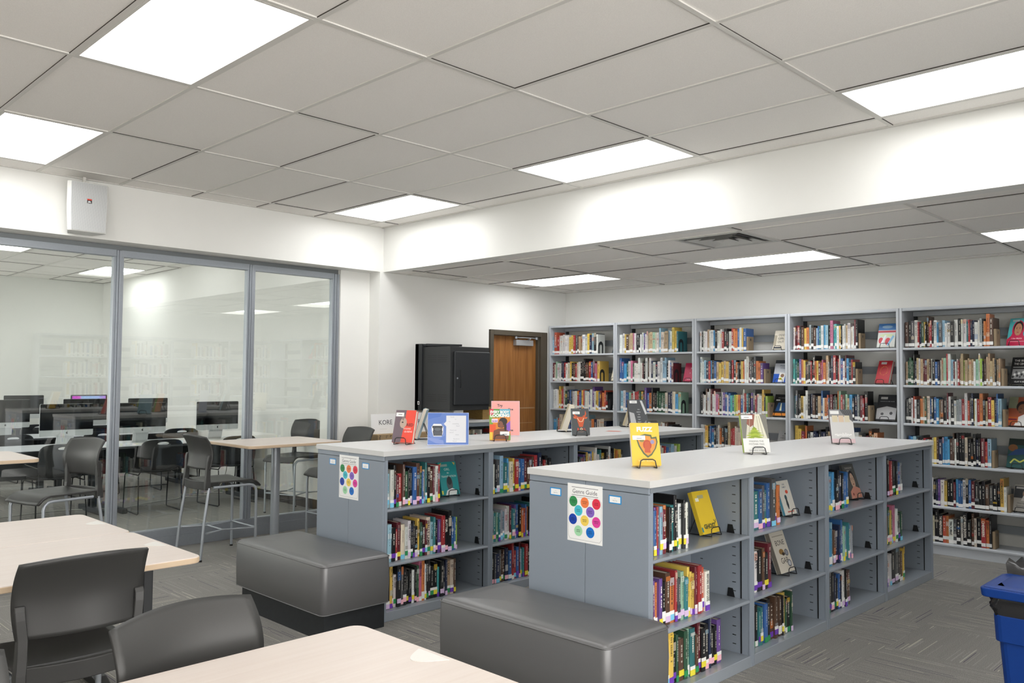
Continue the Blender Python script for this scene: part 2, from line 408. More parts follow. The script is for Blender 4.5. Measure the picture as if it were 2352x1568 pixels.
# ceiling lights
def lights():
    RC = .045
    def make(label, x0, y0, z, group, sx=.6096, sy=1.2192):
        t = thing('ceiling_light', label, 'ceiling light', (x0+sx/2, y0+sy/2, z), 0, group)
        a, b = sx/2-.012, sy/2-.012; w = .016
        MB().box(-a, a, -b, -b+w, -.001, RC+.004).box(-a, a, b-w, b, -.001, RC+.004).box(-a, -a+w, -b+w, b-w, -.001, RC+.004).box(a-w, a, -b+w, b-w, -.001, RC+.004).build('frame', M_grid, t)
        MB().box(-a+w, a-w, -b+w, b-w, RC, RC+.004).build('lens', M_lens, t)
        return t
    A = make('ceiling light panel, largest in view at the upper left', 1.3135, 3.1005, ZC, 'ceiling light panels')
    def cp(label, x0, y0, z): dup(A, (x0+.3048, y0+.6096, z), 0, label, 'ceiling light panels')
    cp('ceiling light panel at the far left edge, above the wall speaker', 1.3135, 5.5389, ZC)
    cp('ceiling light panel in the upper middle beside the white beam', 4.3615, 3.1005, ZC)
    cp('ceiling light panel nearest the inner corner of the upper ceiling', 4.3615, 5.5389, ZC)
    cp('ceiling light panel at the upper right edge beside the beam', 4.3615, .6621, ZC)
    cp('lower ceiling light panel left of the air vent', 6.7128, 5.5123, ZL)
    cp('lower ceiling light panel just behind the air vent', 6.7128, 3.0739, ZL)
    cp('lower ceiling light panel cut by the right edge', 6.7128, .6355, ZL)
    cp('ceiling light panel seen whole through the glass partition', 4.326, 12.49, ZC)
    cp('ceiling light panel beyond the glass, at the far left edge', 2.50, 10.66, ZC)
    for x, y in ((-1.7345, .6621), (-1.7345, 3.1005), (-1.7345, 5.5389), (1.3135, .6621), (1.3135, -1.7763), (4.3615, -1.7763), (.67, 12.49), (.67, 8.5), (2.5, 7.9), (-1.1, 10.66)):
        cp('ceiling light panel out of view behind the camera' if y < 7 else 'unseen ceiling light panel added to brighten the computer room', x, y, ZC)  # computer room panels here are unseen extras, added for their light
lights()

def vent(label, x0, y0):
    t = thing('air_vent', label, 'air vent', (x0+.3048, y0+.3048, ZL))
    mv = mat('vent_metal', '#c9c9c5', .45); md = mat('vent_dark', '#2a2c2e', .7)
    MB().box(-.285, .285, -.285, .285, .046, .05).build('duct', md, t)
    def ring(a, b, z0, z1):
        m = MB(); V = []
        for r, z in ((a, z0), (b, z1)):
            V += [(-r, -r, z), (r, -r, z), (r, r, z), (-r, r, z)]
        F = [(i, (i+1) % 4, 4+(i+1) % 4, 4+i) for i in range(4)]
        m.add(V, F); m.add([(x, y, z+.003) for x, y, z in V], [f[::-1] for f in F]); return m
    f = MB()
    for a0, a1, s0, s1 in ((-.293, .293, -.293, -.265), (-.293, .293, .265, .293)): f.box(a0, a1, s0, s1, -.002, .01)
    for a0, a1 in ((-.293, -.265), (.265, .293)): f.box(a0, a1, -.265, .265, -.002, .01)
    f.build('vent_frame', mv, t)
    for a, b in ((.225, .185), (.15, .11), (.075, .03)): ring(a, b, -.004, .026).build('louvre', mv, t)
vent('square louvred air vent in the lower ceiling beside the beam', 5.4936, 3.0739)
vent('square air vent in the lower ceiling at the right edge', 7.3224, .75)

# ------------------------------------------------------------------ low double-sided bookcases
ZT = 1.04
def low_unit(label, x, y, L, group):
    """one bay: origin at its front left floor corner, front faces -y"""
    D = .735
    t = thing('low_bookcase', label, 'bookcase', (x, y, 0), 0, group)
    for a in (0, L-.02): MB().box(a, a+.02, .012, D-.012, .0, 1.008).build('side_panel', M_steel, t, .002)
    MB().box(.02, L-.02, D/2-.006, D/2+.006, .05, 1.0).build('back_panel', M_steel, t)
    for s in (0, 1):
        y0, y1 = (0, D/2-.006) if s == 0 else (D/2+.006, D)
        yf = 0 if s == 0 else D-.012
        MB().box(0, .022, yf, yf+.012, 0, 1.008).box(L-.022, L, yf, yf+.012, 0, 1.008).build('stile', M_steel, t, .002)
        MB().box(.0, L, yf-.0025 if s == 0 else yf, yf+.018 if s == 0 else yf+.0145, .982, 1.0075).build('top_rail', M_steel_d, t, .002)
        MB().box(.02, L-.02, y0, y1, 0, .058).build('base_shelf', M_shelf, t, .003)
        for z in (.68, .345):
            pf = [(y0+.002, z-.004), (y0+.006, z), (y1, z), (y1, z-.016), (y0+.008, z-.018), (y0+.002, z-.014)] if s == 0 else [(y1-.002, z-.004), (y1-.006, z), (y0, z), (y0, z-.016), (y1-.008, z-.018), (y1-.002, z-.014)]
            sh = MB().prism(pf, .021, L-.021, 'x').build('shelf', M_shelf, t, .004, 3)
            if s == 0:
                MB().prism([(.09, z), (.135, z), (.128, z+.045), (.103, z+.045)], L-.025, L-.021, 'x').build('shelf_clip', M_bplast, sh)
    sl = MB()
    for k in range(19):
        z = .1+k*.046
        sl.box(L-.0212, L-.0195, .085, .105, z, z+.004)
        sl.box(L-.0212, L-.0195, .285, .30, z, z+.004)
    sl.box(L-.024, L-.0195, .05, .056, .06, .98)
    sl.build('slotted_strip', M_bplast, t)
    return t
NX, NY, NL = 3.118, 2.20, .915
FX, FY, FL = 3.108, 4.158, .902
BN = ['first', 'second', 'third', 'last']
for k in range(4):
    low_unit('grey steel low bookcase unit, %s bay from the ottoman, nearest row' % BN[k], NX+k*NL, NY, NL, 'low bookcase units')
for k in range(4):
    low_unit('grey steel low bookcase unit, %s bay from the ottoman, farther row' % BN[k], FX+k*FL, FY, FL, 'low bookcase units')
def low_ends():
    for x, y, L, nm in ((NX, NY, NL*4, 'near'), (FX, FY, FL*4, 'far')):
        e = thing('bookcase_end_panel', 'grey steel end panel of the %s low bookcase carrying the genre poster' % nm, 'panel', (x-.014, y, 0), 0, 'bookcase end panels')
        MB().box(0, .013, 0, .366, 0, .975).box(0, .013, .369, .735, 0, .975).build('side_panel', M_steel, e, .0015)
        MB().box(0, .013, 0, .366, .978, 1.008).box(0, .013, .369, .735, .978, 1.008).build('top_rail', M_steel, e, .0015)
        r = thing('bookcase_end_panel', 'grey steel end panel at the back wall end of the %s low bookcase' % nm, 'panel', (x+L+.001, y, 0), 0, 'bookcase end panels')
        MB().box(0, .013, 0, .735, 0, 1.008).build('side_panel', M_steel, r, .0015)
        c = thing('countertop', 'long light grey laminate countertop on the %s low bookcase' % nm, 'countertop', (x, y, 1.008), 0, 'countertops')
        a0, a1 = -.02, L+.02; m = (a0+a1)/2
        pts = []
        s1 = MB().box(a0, m-.0007, -.012, .747, 0, .032).box(m+.0007, a1, -.012, .747, 0, .032)
        s1.m = [1]*len(s1.m)
        for i, f in enumerate(s1.f):
            if all(abs(s1.v[v][2]-.032) < 1e-6 for v in f): s1.m[i] = 0
        s1.build('slab', [M_counter, M_counter_e], c, .0015)
low_ends()

def poster(x, y0, y1, z0, z1, label):
    """faces -x; drawn in local xz then turned"""
    w, h = y1-y0, z1-z0
    t = thing('genre_poster', label, 'poster', (x, y1, z0), -PI/2, 'genre posters')
    MB().box(0, w, 0, .0006, 0, h).build('sheet', M_paper, t)
    a = MB(); e = -.0002; K = '#3d3d40'
    for z in (.935, .80): 
        a.add([(w*.12, e, h*z), (w*.88, e, h*z), (w*.88, e, h*z+.0022), (w*.12, e, h*z+.0022)], [(0, 1, 2, 3)], '#55555a')
    a.text('Genre Guide', w/2, h*.835, .021, '#55555a', e, 0.0, maxw=w*.94)
    fr = [(.08, .04), (.92, .04), (.97, .09), (.97, .72), (.92, .77), (.08, .77), (.03, .72), (.03, .09)]
    for i in range(8):
        p, q = fr[i], fr[(i+1) % 8]
        P = Vector((p[0]*w, 0, p[1]*h)); Q = Vector((q[0]*w, 0, q[1]*h)); d = (Q-P).normalized()*.0005; nn = Vector((-d.z, 0, d.x))
        a.add([(P+nn)[:], (P-nn)[:], (Q-nn)[:], (Q+nn)[:]], [(0, 1, 2, 3)], '#6a6a70')
        for j in range(1, 5): v = a.v[-j]; a.v[-j] = (v[0], e, v[2])
    for cx, cz, c, s in ((.17, .69, '#2e8b4f', 'HISTORICAL'), (.50, .69, '#f08048', 'DYSTOPIAN'), (.83, .69, '#e0304c', 'ACTION'), (.32, .54, '#44bfd0', 'FANTASY'), (.66, .54, '#8462c0', 'MYSTERY'),
                         (.16, .38, '#0a3ea8', 'HORROR'), (.50, .38, '#f0cf5c', 'REALISTIC'), (.83, .38, '#e0409c', 'ROMANCE'), (.32, .19, '#a3d9ac', 'SCIENCE'), (.66, .19, '#0b6fc8', 'SPORTS')):
        r = .0255; n = 28
        a.add([(cx*w+r*math.cos(2*PI*i/n), e*2, cz*h+r*math.sin(2*PI*i/n)) for i in range(n)], [tuple(range(n))], c)
        a.text(s, cx*w, cz*h+.002, .0042, '#1a1a22', e*3, .02, maxw=.042); a.text('FICTION', cx*w, cz*h-.006, .0042, '#1a1a22', e*3, .02)
    a.build('poster_print', M_print, t)
def card(x, y0, y1, z0, z1, label):
    w, h = y1-y0, z1-z0
    t = thing('label_holder', label, 'label holder', (x, y1, z0), -PI/2, 'blue framed shelf labels')
    f = .005
    MB().box(0, w, 0, .0014, 0, f).box(0, w, 0, .0014, h-f, h).box(0, f, 0, .0014, f, h-f).box(w-f, w, 0, .0014, f, h-f).build('blue_border', mat('label_blue', '#1f8fd0', .4), t)
    MB().box(f, w-f, .0004, .0014, f, h-f).build('card', M_paper, t)
    MB().text('Fiction', w/2, h*.58, .003, '#9a9aa0', .0002).text('Rea-Yos', w/2, h*.32, .0055, '#77777c', .0002).build('card_print', M_print, t)
for x, yc, nm in ((NX-.0147, 2.570, 'near'), (FX-.0147, 4.525, 'far')):
    poster(x, yc-.108, yc+.108, .712, .988, 'white poster headed Genre Guide with coloured discs, on the %s bookcase end' % nm)
    card(x-.0008, yc+.15, yc+.222, .917, .956, 'blue framed label left of the genre poster on the %s bookcase' % nm)
    card(x-.0008, yc-.218, yc-.146, .917, .955, 'blue framed label right of the genre poster on the %s bookcase' % nm)

# ------------------------------------------------------------------ tall wall bookcases (front X = 7.755, faces -x); local frame: x runs along -Y, y into the wall
TP = [7.012, 5.970, 4.902, 3.836, 2.773, 1.71]
SH = [1.79, 1.457, 1.118, .772, .415, .10]
def tall_unit(y_left, w, label, loc=None, rot=-PI/2):
    t = thing('tall_bookcase', label, 'bookcase', loc or (7.755, y_left, 0), rot, 'tall bookcases along the back wall')
    for a in (0, w-.025): MB().box(a, a+.025, 0, .33, 0, 2.146).box(a+(.003 if a == 0 else 0), a+(.025 if a == 0 else .022), -.004, 0, 0, 2.146).build('upright', M_steel_t, t, .003)
    for a in (.026, w-.05): MB().box(a, a+.024, .29, .325, .06, 2.11).build('rear_post', M_black, t)
    MB().box(.025, w-.025, 0, .33, 2.126, 2.146).box(.025, w-.025, .0, .012, 2.118, 2.126).box(.03, w-.03, .26, .30, 2.085, 2.126).build('canopy', M_steel_t, t, .003)
    for z in SH:
        pf = [(0, z-.006), (.005, z), (.30, z), (.30, z-.02), (.01, z-.022), (0, z-.020)]
        MB().prism(pf, .026, w-.026, 'x').build('shelf', M_steel_t, t, .002)
    for z in SH: MB().box(.026, w-.026, .305, .318, z+.10, z+.17).build('back_rail', M_rail_t, t)
    MB().box(.025, w-.025, .012, .3, 0, .08).build('kick_plate', M_steel_t, t)
    return t
wn = ['first', 'second', 'third', 'fourth', 'fifth']
for k in range(5):
    tall_unit(TP[k]+.0, TP[k]-TP[k+1]-.002, 'tall grey steel wall bookcase, %s from the door' % wn[k])
tall_unit(TP[5], 1.06, 'tall grey steel wall bookcase, sixth from the door, past the right edge')
for k in range(4):
    tall_unit(0, 1.06, 'tall grey bookcase seen only as a reflection in the glass, %s from its end' % wn[k], (5.135+k*1.062, -.0+.04, 0), PI)

# ------------------------------------------------------------------ books
PAL = dict(w='#dfdfdb', c='#d9ceb6', k='#1d1e21', g='#55585a', G='#2f5a40', t='#2c7f83', b='#2f66a8', B='#252f4d', l='#8fb9cf', r='#b02c30', m='#6e2430', o='#d97a2e', y='#e3bd35',
           p='#cf6f96', v='#6a4a96', n='#5f4334', s='#9aa1a6', e='#c2a67e', a='#38b3b0', q='#97c7a8', L='#9fc53c', O='#c9502e', u='#3f9fd6')
CN = dict(w='white', c='cream', k='black', g='dark grey', G='dark green', t='teal', b='blue', B='navy', l='pale blue', r='red', m='maroon', o='orange', y='yellow', p='pink', v='purple', n='brown',
          s='silver grey', e='tan', a='turquoise', q='mint green', L='lime green', O='rust red', u='sky blue')
STK = ['#e7d93f', '#e7d93f', '#6f3fb0', '#7ec9e6', '#d9bfe0', '#2f8f57', '#e8e8e4', '#f2b8c6']
rnd = random.Random(11)
def jit(c, r, a=.10):
    v = list(lin(PAL[c])); g_ = .3*v[0]+.6*v[1]+.1*v[2]; v = [.86*q_+.14*g_ for q_ in v]; v = [q_*.9 for q_ in v]; k = 1+r.uniform(-a, a)*1.6
    return tuple(max(0, min(1, x*k*(1+r.uniform(-a, a)*.5))) for x in v)
def book_geo(mbc, mbp, mbs, mbt, x0, w, h, d, col, band, stk, stz, lean, r, y0=0.0, txt=None, tcol=None):
    """adds one upright book, spine at y0 facing -y, left edge x0"""
    T = Matrix.Translation((x0, y0, 0))
    if lean: T = T @ Matrix.Rotation(lean, 4, 'Y')
    for m in (mbc, mbp, mbs, mbt):
        if m is not None: m.T = T
    c = min(.0022, w*.16); s = .0045
    if w > .008:
        prof = [(0, d), (0, s*.6), (w*.2, .0006), (w*.5, 0), (w*.8, .0006), (w, s*.6), (w, d), (w-c, d), (w-c, s), (c, s), (c, d)]
    else: prof = [(0, d), (0, 0), (w, 0), (w, d), (w-c, d), (w-c, s), (c, s), (c, d)]
    mbc.prism(prof, 0, h, 'z', col)
    mbp.box(c, w-c, s, d-.003, .003, h-.003, '#d8d0be')
    e = -.0004
    if band and mbt is not None:
        z0, z1, bc = band
        mbt.add([(w*.03, e, z0*h), (w*.97, e, z0*h), (w*.97, e, z1*h), (w*.03, e, z1*h)], [(0, 1, 2, 3)], bc)
    if txt and mbt is not None:
        mbt.text(txt, w/2, h*.93, min(w*.62, .02), tcol, -.0008, .015, 'l', True, h*.68)
    elif tcol and mbt is not None:      # small print too fine to read: rows of short bars
        zz = h*r.uniform(.82, .94); kk = r.uniform(.35, .8); bcl = tuple(kk*a+(1-kk)*b for a, b in zip(lin(tcol), lin(col))); hw = r.uniform(.16, .34)
        while zz > h*.42:
            l = r.uniform(.003, .011)
            q0 = .5-hw/2; mbt.add([(w*q0, -.0008, zz-l), (w*(q0+hw), -.0008, zz-l), (w*(q0+hw), -.0008, zz), (w*q0, -.0008, zz)], [(0, 1, 2, 3)], bcl)
            zz -= l+(r.uniform(.0015, .004) if r.random() < .8 else r.uniform(.008, .02))
    if stk and mbs is not None:
        mbs.box(w*.0, w*1.0, -.0009, .004, stz, stz+.028 if h > .1 else .01, stk)
    for m in (mbc, mbp, mbs, mbt):
        if m is not None: m.T = None
NB = [0]; MAXB = 272
REST = {'c': MB(), 'p': MB(), 's': MB(), 't': MB()}
REST_T = []
def text_col(c): return '#f0ece0' if c in 'kgGtbBrmvnO' else '#2a2a2e'
def run(origin, rot, length, cols, hr, wh, group, stick='white', titles={}, deep=(.135, .19), solo=True, seed=0, hmax=1.0):
    """a row of books along local +x from origin"""
    r = random.Random(seed*977+len(cols)); n = len(cols)
    ws = [r.uniform(.6, 1.45) for _ in cols]; k = length/sum(ws); ws = [w*k for w in ws]
    Mx = Matrix.Translation(origin) @ Matrix.Rotation(rot, 4, 'Z')
    x = 0.0
    for i, c in enumerate(cols):
        w = ws[i]-.0008; h = r.uniform(*hr) if r.random() > .12 else min(hr[1]*1.12, hr[1]+.03, hmax); d = r.uniform(*deep); rec = r.uniform(0, .018)
        col = jit(c, r); band = None
        if r.random() < .45:
            b0 = r.choice((.30, .62, .78, .84)); bc = lin(PAL[r.choice('wkyroblcnBgs')]); bc = tuple(.5*a+.5*b for a, b in zip(bc, col)); band = (b0, b0+r.uniform(.06, .22), bc)
        if stick == 'white': st = '#e9e9e6'; stz = r.choice((.004, .012, .012, .018, .03))
        elif stick == 'colour': st = r.choice(STK); stz = r.choice((.002, .012, .022))
        else: st = None; stz = 0
        txt = titles.get(i); tc = text_col(c)
        if NB[0] < MAXB and solo:
            NB[0] += 1
            t = thing('book', '%s book, %s from the left %s' % (CN[c], ORD[i], wh), 'book', tuple(Mx @ Vector((x, rec, 0))), rot, group)
            A, B, S, P = MB(), MB(), MB(), MB()
            book_geo(A, B, S, P, 0, w, h, d, col, band, st, stz, 0, r, 0, txt, tc)
            A.build('cover', M_cover, t); B.build('page_block', M_pages, t)
            if S.v:
                if stick == 'colour' and r.random() < .5: S.box(0, w, -.0007, .004, stz+.028, stz+.045, '#ececea')
                S.build('spine_sticker', M_print, t)
            if P.v: P.build('spine_print', M_print, t)
        else:
            T2 = Mx @ Matrix.Translation((x, rec, 0))
            A, B, S, P = MB(), MB(), MB(), MB()
            book_geo(A, B, S, P, 0, w, h, d, col, band, st, stz, 0, r, 0, None, tc)
            for key, m in zip('cpst', (A, B, S, P)):
                R = REST[key]; n0 = len(R.v); R.v += [tuple(T2 @ Vector(v)) for v in m.v]
                R.f += [tuple(n0+q for q in f) for f in m.f]; R.c += m.c; R.m += m.m; R.sm += m.sm
            if txt:
                g = MB(); g.text(txt, w/2, h*.93, min(w*.62, .02), '#f0ece0' if c in 'kgGtbBrmvnO' else '#2a2a2e', -.0009, .015, 'l', True, h*.68)
                R = REST['t']; n0 = len(R.v); R.v += [tuple(T2 @ Vector(v)) for v in g.v]; R.f += [tuple(n0+q for q in f) for f in g.f]; R.c += g.c; R.m += g.m; R.sm += g.sm
        x += ws[i]
    return x
RW = {1: 'top', 2: 'middle', 3: 'bottom'}; BAYN = {1: 'first', 2: 'second', 3: 'third', 4: 'fourth'}
near = {11: (3.195, 3.50, 'sbvrlmoktkgwkw', {8: 'FATHA', 11: 'RULES', 12: 'ANNE RICE'}), 12: (3.150, 3.695, 'GnmvovknorgqtyyymrOw', {19: 'BEFORE WE GO LIVE'}), 13: (3.150, 3.823, 'BkbwkyykGnGqtnmkkBkkv', {2: 'LOST BOYS'}),
        21: (4.065, 4.45, 'nmtbgtbgGo', {}), 22: (4.07, 4.354, 'qeqwknkm', {3: 'PARTS'}), 23: (4.07, 4.611, 'rGpkttkbknnBnkyGkGw', {15: 'UNIQUE'}),
        31: (4.985, 5.377, 'cnlluukkBkbb', {8: 'SIBERIA'}), 32: (4.99, 5.437, 'nbkulnBBbbqltws', {}), 33: (4.99, 5.403, 'nkngkBkbBwknn', {}),
        41: (5.90, 6.341, 'pkrkkrkkvbs', {10: 'WINGER'}), 42: (5.905, 6.313, 'mnrGygpwkG', {}), 43: (5.905, 6.37, 'mgkwwkgknye', {})}
left = {11: (3.149, 3.594, 'slwkmrnGkkbnGbctknmwr', {19: 'THE PLANTBOWERS', 14: 'DAN', 17: 'FURY'}), 12: (3.147, 3.76, 'nlkrmcwwkkkyGkmcltkvrkkbbL', {7: 'THE SWEAT', 11: 'IN DARKNESS', 13: 'SOMEWHERE', 15: 'WALLY LAMB', 16: 'SALLY LAMB', 21: 'BUTTER', 25: 'LIAR'}),
        13: (3.143, 3.745, 'kkygwkgkkkwkGpowkkkkakkBecn', {2: 'ERCYK', 4: 'BERSERK', 13: 'ANOTHER', 22: 'HARPER LEE', 24: 'LUCKY'}),
        21: (4.053, 4.695, 'owkgltucyrbbmnmnrBkrkk', {}), 22: (4.058, 4.545, 'kstqtslwwmtvbkoOboktbk', {}), 23: (4.062, 4.547, 'kkgBgnnBbrrbmltrkGkk', {}),
        31: (4.988, 5.586, 'kktmvkycbycwwttkkcwkkyoyyk', {}), 41: (5.893, 6.427, 'cswBrkwcrbslwLL', {})}
for q, (dct, X0, Y0, L, nm, wd) in enumerate(((near, NX, NY, NL, 'near', 'row nearest the camera'), (left, FX, FY, FL, 'far', 'second row of low bookcases'))):
    for k, (a, b, cols, tt) in dct.items():
        bay, row = divmod(k, 10); z = {1: .68, 2: .345, 3: .058}[row]
        hr = (.195, .245) if row != 3 else (.185, .235)
        if nm == 'near' and k == 11: hr = (.20, .235)
        run((a, Y0+.045, z+.0005), 0, b-a, cols, hr, 'on the %s shelf, %s bay, %s low bookcase' % (RW[row], BAYN[bay], nm), 'books in the %s low bookcase' % nm, 'colour', tt, seed=k+q*50, hmax=.262)
tall = {11: (6.985, 6.258, 'lOrwwwwwyyrgneewwyBlkw', {}), 12: (6.98, 6.237, 'mcqwwBBrwcyknrcwkkkknrbmpy', {}), 13: (6.972, 6.11, 'wwcyyrwGBbgwwrbbyOlwwbwvwyybmoOk', {}), 14: (6.96, 6.13, 'ulOcccbrbcwblwsoBccB', {}),
        21: (5.934, 5.13, 'wwyneepwkkwwvwceeqcwlceelwyyt', {}), 22: (5.933, 5.19, 'bbutwpGwwwwmkwnwBwBwwllkwbm', {}), 23: (5.92, 5.1, 'lwbqrwrrrGygvboknkGGGGcBBcuq', {}), 24: (5.887, 5.18, 'qwkwBwckmwnkscwnkk', {}),
        31: (4.858, 4.31, 'wkwwewwukwwrkkwroobwyb', {}), 32: (4.853, 4.12, 'wwlBrukbeyyeywkrkokkyowwmgkgoov', {}), 33: (4.843, 4.08, 'kwwnwwmwwpOkwvbwbatLyobwrOtkvgrpwwykL', {}), 34: (4.855, 4.331, 'wwcykbukgwokskerrcccrr', {}),
        41: (3.795, 3.16, 'wmmrknyosknlbtwulkpaawykwwewcwmk', {1: 'NEVER CAUGHT', 3: 'ONE PERSON'}), 42: (3.798, 3.19, 'atGvoyknkrkkoymrpoewkBrkrwbwmukrk', {19: 'JUSTICE', 22: 'TRUTH POWER', 11: 'IN A TIME'}), 43: (3.787, 3.08, 'tgkkywwkBnkebwoOgmkgGoqrnqeukBwgmrk', {3: 'BLACK PANTHERS', 4: 'BLACK AGAINST EMPIRE'}), 44: (3.789, 2.99, 'yyrokwBBkBBkekneewcekbbwnkmneo', {}),
        51: (2.739, 2.03, 'nkgwrBGyknrrkwuglwwkwkwwtrBBwwskoon', {8: 'FOOD', 13: 'EARTH', 14: 'STUFFED STARVED', 18: 'ROCK'}), 52: (2.736, 1.98, 'eGGGkBewemmenwkbBceqrwlmwwreeLeeeewqwLkneeeekee', {}), 53: (2.737, 1.975, 'gkwOwkoeGcbkbuenkmwkwssrwOgBywrokeryBbl', {2: 'BEYOND', 11: 'SUPREME POWER'}), 
        54: (2.72, 2.06, 'bulckkrlwccynBuuunnwkkkckkkBkmrl', {}), 55: (2.72, 1.95, 'kawkGgkwkBvwykkmubbwkbmkkkngkkyw', {4: 'AMAZING GRACE', 19: 'BEAR THE SKY', 30: 'THE MACHO PARADOX'}), 56: (2.72, 2.065, 'kkmrkknckkOowgkwkknckrok', {9: 'THE HEALTH LEADER', 12: 'TROUBLE', 16: 'LAST MAN DOWN', 19: 'LAST CALL', 21: 'CHECKERS', 22: 'DOXY'})}
order = [51, 52, 53, 41] + [k for k in tall if k not in (51, 52, 53, 41)]
for k in order:
    a, b, cols, tt = tall[k]; bay, row = divmod(k, 10); z = SH[row-1]
    run((7.785, a, z+.0005), -PI/2, a-b, cols, (.205, .245), 'on the %s shelf of the %s tall bookcase' % (['top', 'second', 'third', 'fourth', 'fifth', 'lowest'][row-1], wn[bay-1]), 'books on the tall bookcases', 'white', tt, seed=k+200)
# ------------------------------------------------------------------ face-out books on wire stands
def art(ops, w, h, mb):
    lay = [0]
    def P(x, z): return (x*w, -.0004-.00012*lay[0], z*h)
    for op in ops:
        lay[0] += 1; k = op[0]
        if k == 'r': mb.add([P(op[1], op[2]), P(op[3], op[2]), P(op[3], op[4]), P(op[1], op[4])], [(0, 1, 2, 3)], op[5])
        elif k == 'c':
            n = 20; mb.add([P(op[1]+op[3]*math.cos(2*PI*i/n), op[2]+op[4]*math.sin(2*PI*i/n)) for i in range(n)], [tuple(range(n))], op[5])
        elif k == 'p': mb.add([P(*q) for q in op[1]], [tuple(range(len(op[1])))], op[2])
        elif k == 'l':
            pts = op[1]; t = op[2]
            for a, b in zip(pts[:-1], pts[1:]):
                A = Vector((a[0]*w, a[1]*h)); B = Vector((b[0]*w, b[1]*h)); d = (B-A)
                if d.length == 0: continue
                d.normalize(); nn = Vector((-d.y, d.x))*t*w/2; y = P(0, 0)[1]
                mb.add([(A.x+nn.x, y, A.y+nn.y), (A.x-nn.x, y, A.y-nn.y), (B.x-nn.x, y, B.y-nn.y), (B.x+nn.x, y, B.y+nn.y)], [(0, 1, 2, 3)], op[3])
        elif k == 't':   # text, x centre, z baseline, cap height (fraction of h), colour, [bold], [maxw fraction]
            mb.text(op[1], op[2]*w, op[3]*h, op[4]*h, op[5], P(0, 0)[1], op[6] if len(op) > 6 else .01, 'c', False, (op[7] if len(op) > 7 else .92)*w)
BAR = lambda x, z: [('r', x, z, x+.36, z+.09, '#ededeb'), ('r', x+.10, z+.025, x+.27, z+.045, '#77777a')]
def wire_stand(t_label, loc, rot, group):
    s = thing('wire_book_stand', t_label, 'book stand', loc, rot, group)
    fx = .045
    MB().tube([(-fx, .03, .003), (-fx, -.012, .003), (-fx, -.030, .004), (-fx+.004, -.026, .02), (-fx+.008, -.024, .040), (-fx+.02, -.024, .047), (fx-.02, -.024, .047), (fx-.008, -.024, .040), (fx-.004, -.026, .02), (fx, -.030, .004), (fx, -.012, .003), (fx, .03, .003)], .0029, 6).build('front_wire', M_wire, s)
    MB().tube([(-fx, .03, .003), (-fx-.008, .10, .003), (-fx+.004, .108, .010), (-.026, .072, .10), (-.02, .060, .128), (.02, .060, .128), (.026, .072, .10), (fx-.004, .108, .010), (fx+.008, .10, .003), (fx, .03, .003)], .0029, 6).build('back_wire', M_wire, s)
    return s
def show_book(label, loc, rot, w, h, th, cover, spine, ops, stand=None, tilt=18, group='face-out books on wire stands', stgroup='wire book stands'):
    """front cover faces -y of rot frame, leans back; loc = point on the surface under the middle of the book's foot"""
    b = thing('book', label, 'book', (loc[0], loc[1], loc[2]+.004+th*math.sin(R_(tilt))), rot, group); b.rotation_euler = (-R_(tilt), 0, rot); b.rotation_mode = 'XYZ'
    c = MB(); x0 = -w/2
    c.box(x0, w/2, 0, .0025, 0, h, cover); c.box(x0, w/2, th-.0025, th, 0, h, cover); c.box(x0, x0+.0025, .0025, th-.0025, 0, h, spine)
    c.build('cover', M_cover, b, .0008, 1)
    MB().box(x0+.0025, w/2-.004, .0025, th-.0025, .003, h-.003).build('page_block', M_pages, b)
    m = MB(); m.T = Matrix.Translation((x0, 0, 0)); art(ops, w, h, m); m.build('cover_print', M_print, b)
    if stand: wire_stand(stand, loc, rot, stgroup)
    return b
def ang(a, b): return math.atan2(b[1]-a[1], b[0]-a[0])
def face(cx, cz, s, skin, hair, scarf=None, dark='#3a2620'):
    o = []
    if scarf: o += [('c', cx, cz, s*1.25, s*1.35, scarf), ('p', [(cx-s*2, cz-s*2.6), (cx+s*2, cz-s*2.6), (cx+s*1.1, cz-s*.6), (cx-s*1.1, cz-s*.6)], scarf)]
    o += [('c', cx, cz+s*.22, s*.98, s*1.0, hair), ('c', cx, cz-s*.05, s*.78, s*.95, skin), ('r', cx-s*.3, cz-s*1.4, cx+s*.3, cz-s*.7, skin)]
    for d in (-1, 1): o += [('c', cx+d*s*.32, cz+s*.08, s*.13, s*.05, dark), ('c', cx+d*s*.32, cz+s*.25, s*.19, s*.035, dark)]
    o += [('p', [(cx-s*.04, cz+s*.05), (cx+s*.1, cz-s*.25), (cx-s*.08, cz-s*.25)], tuple(.75*a for a in lin(skin))), ('c', cx, cz-s*.48, s*.24, s*.07, '#9c4a44')]
    return o
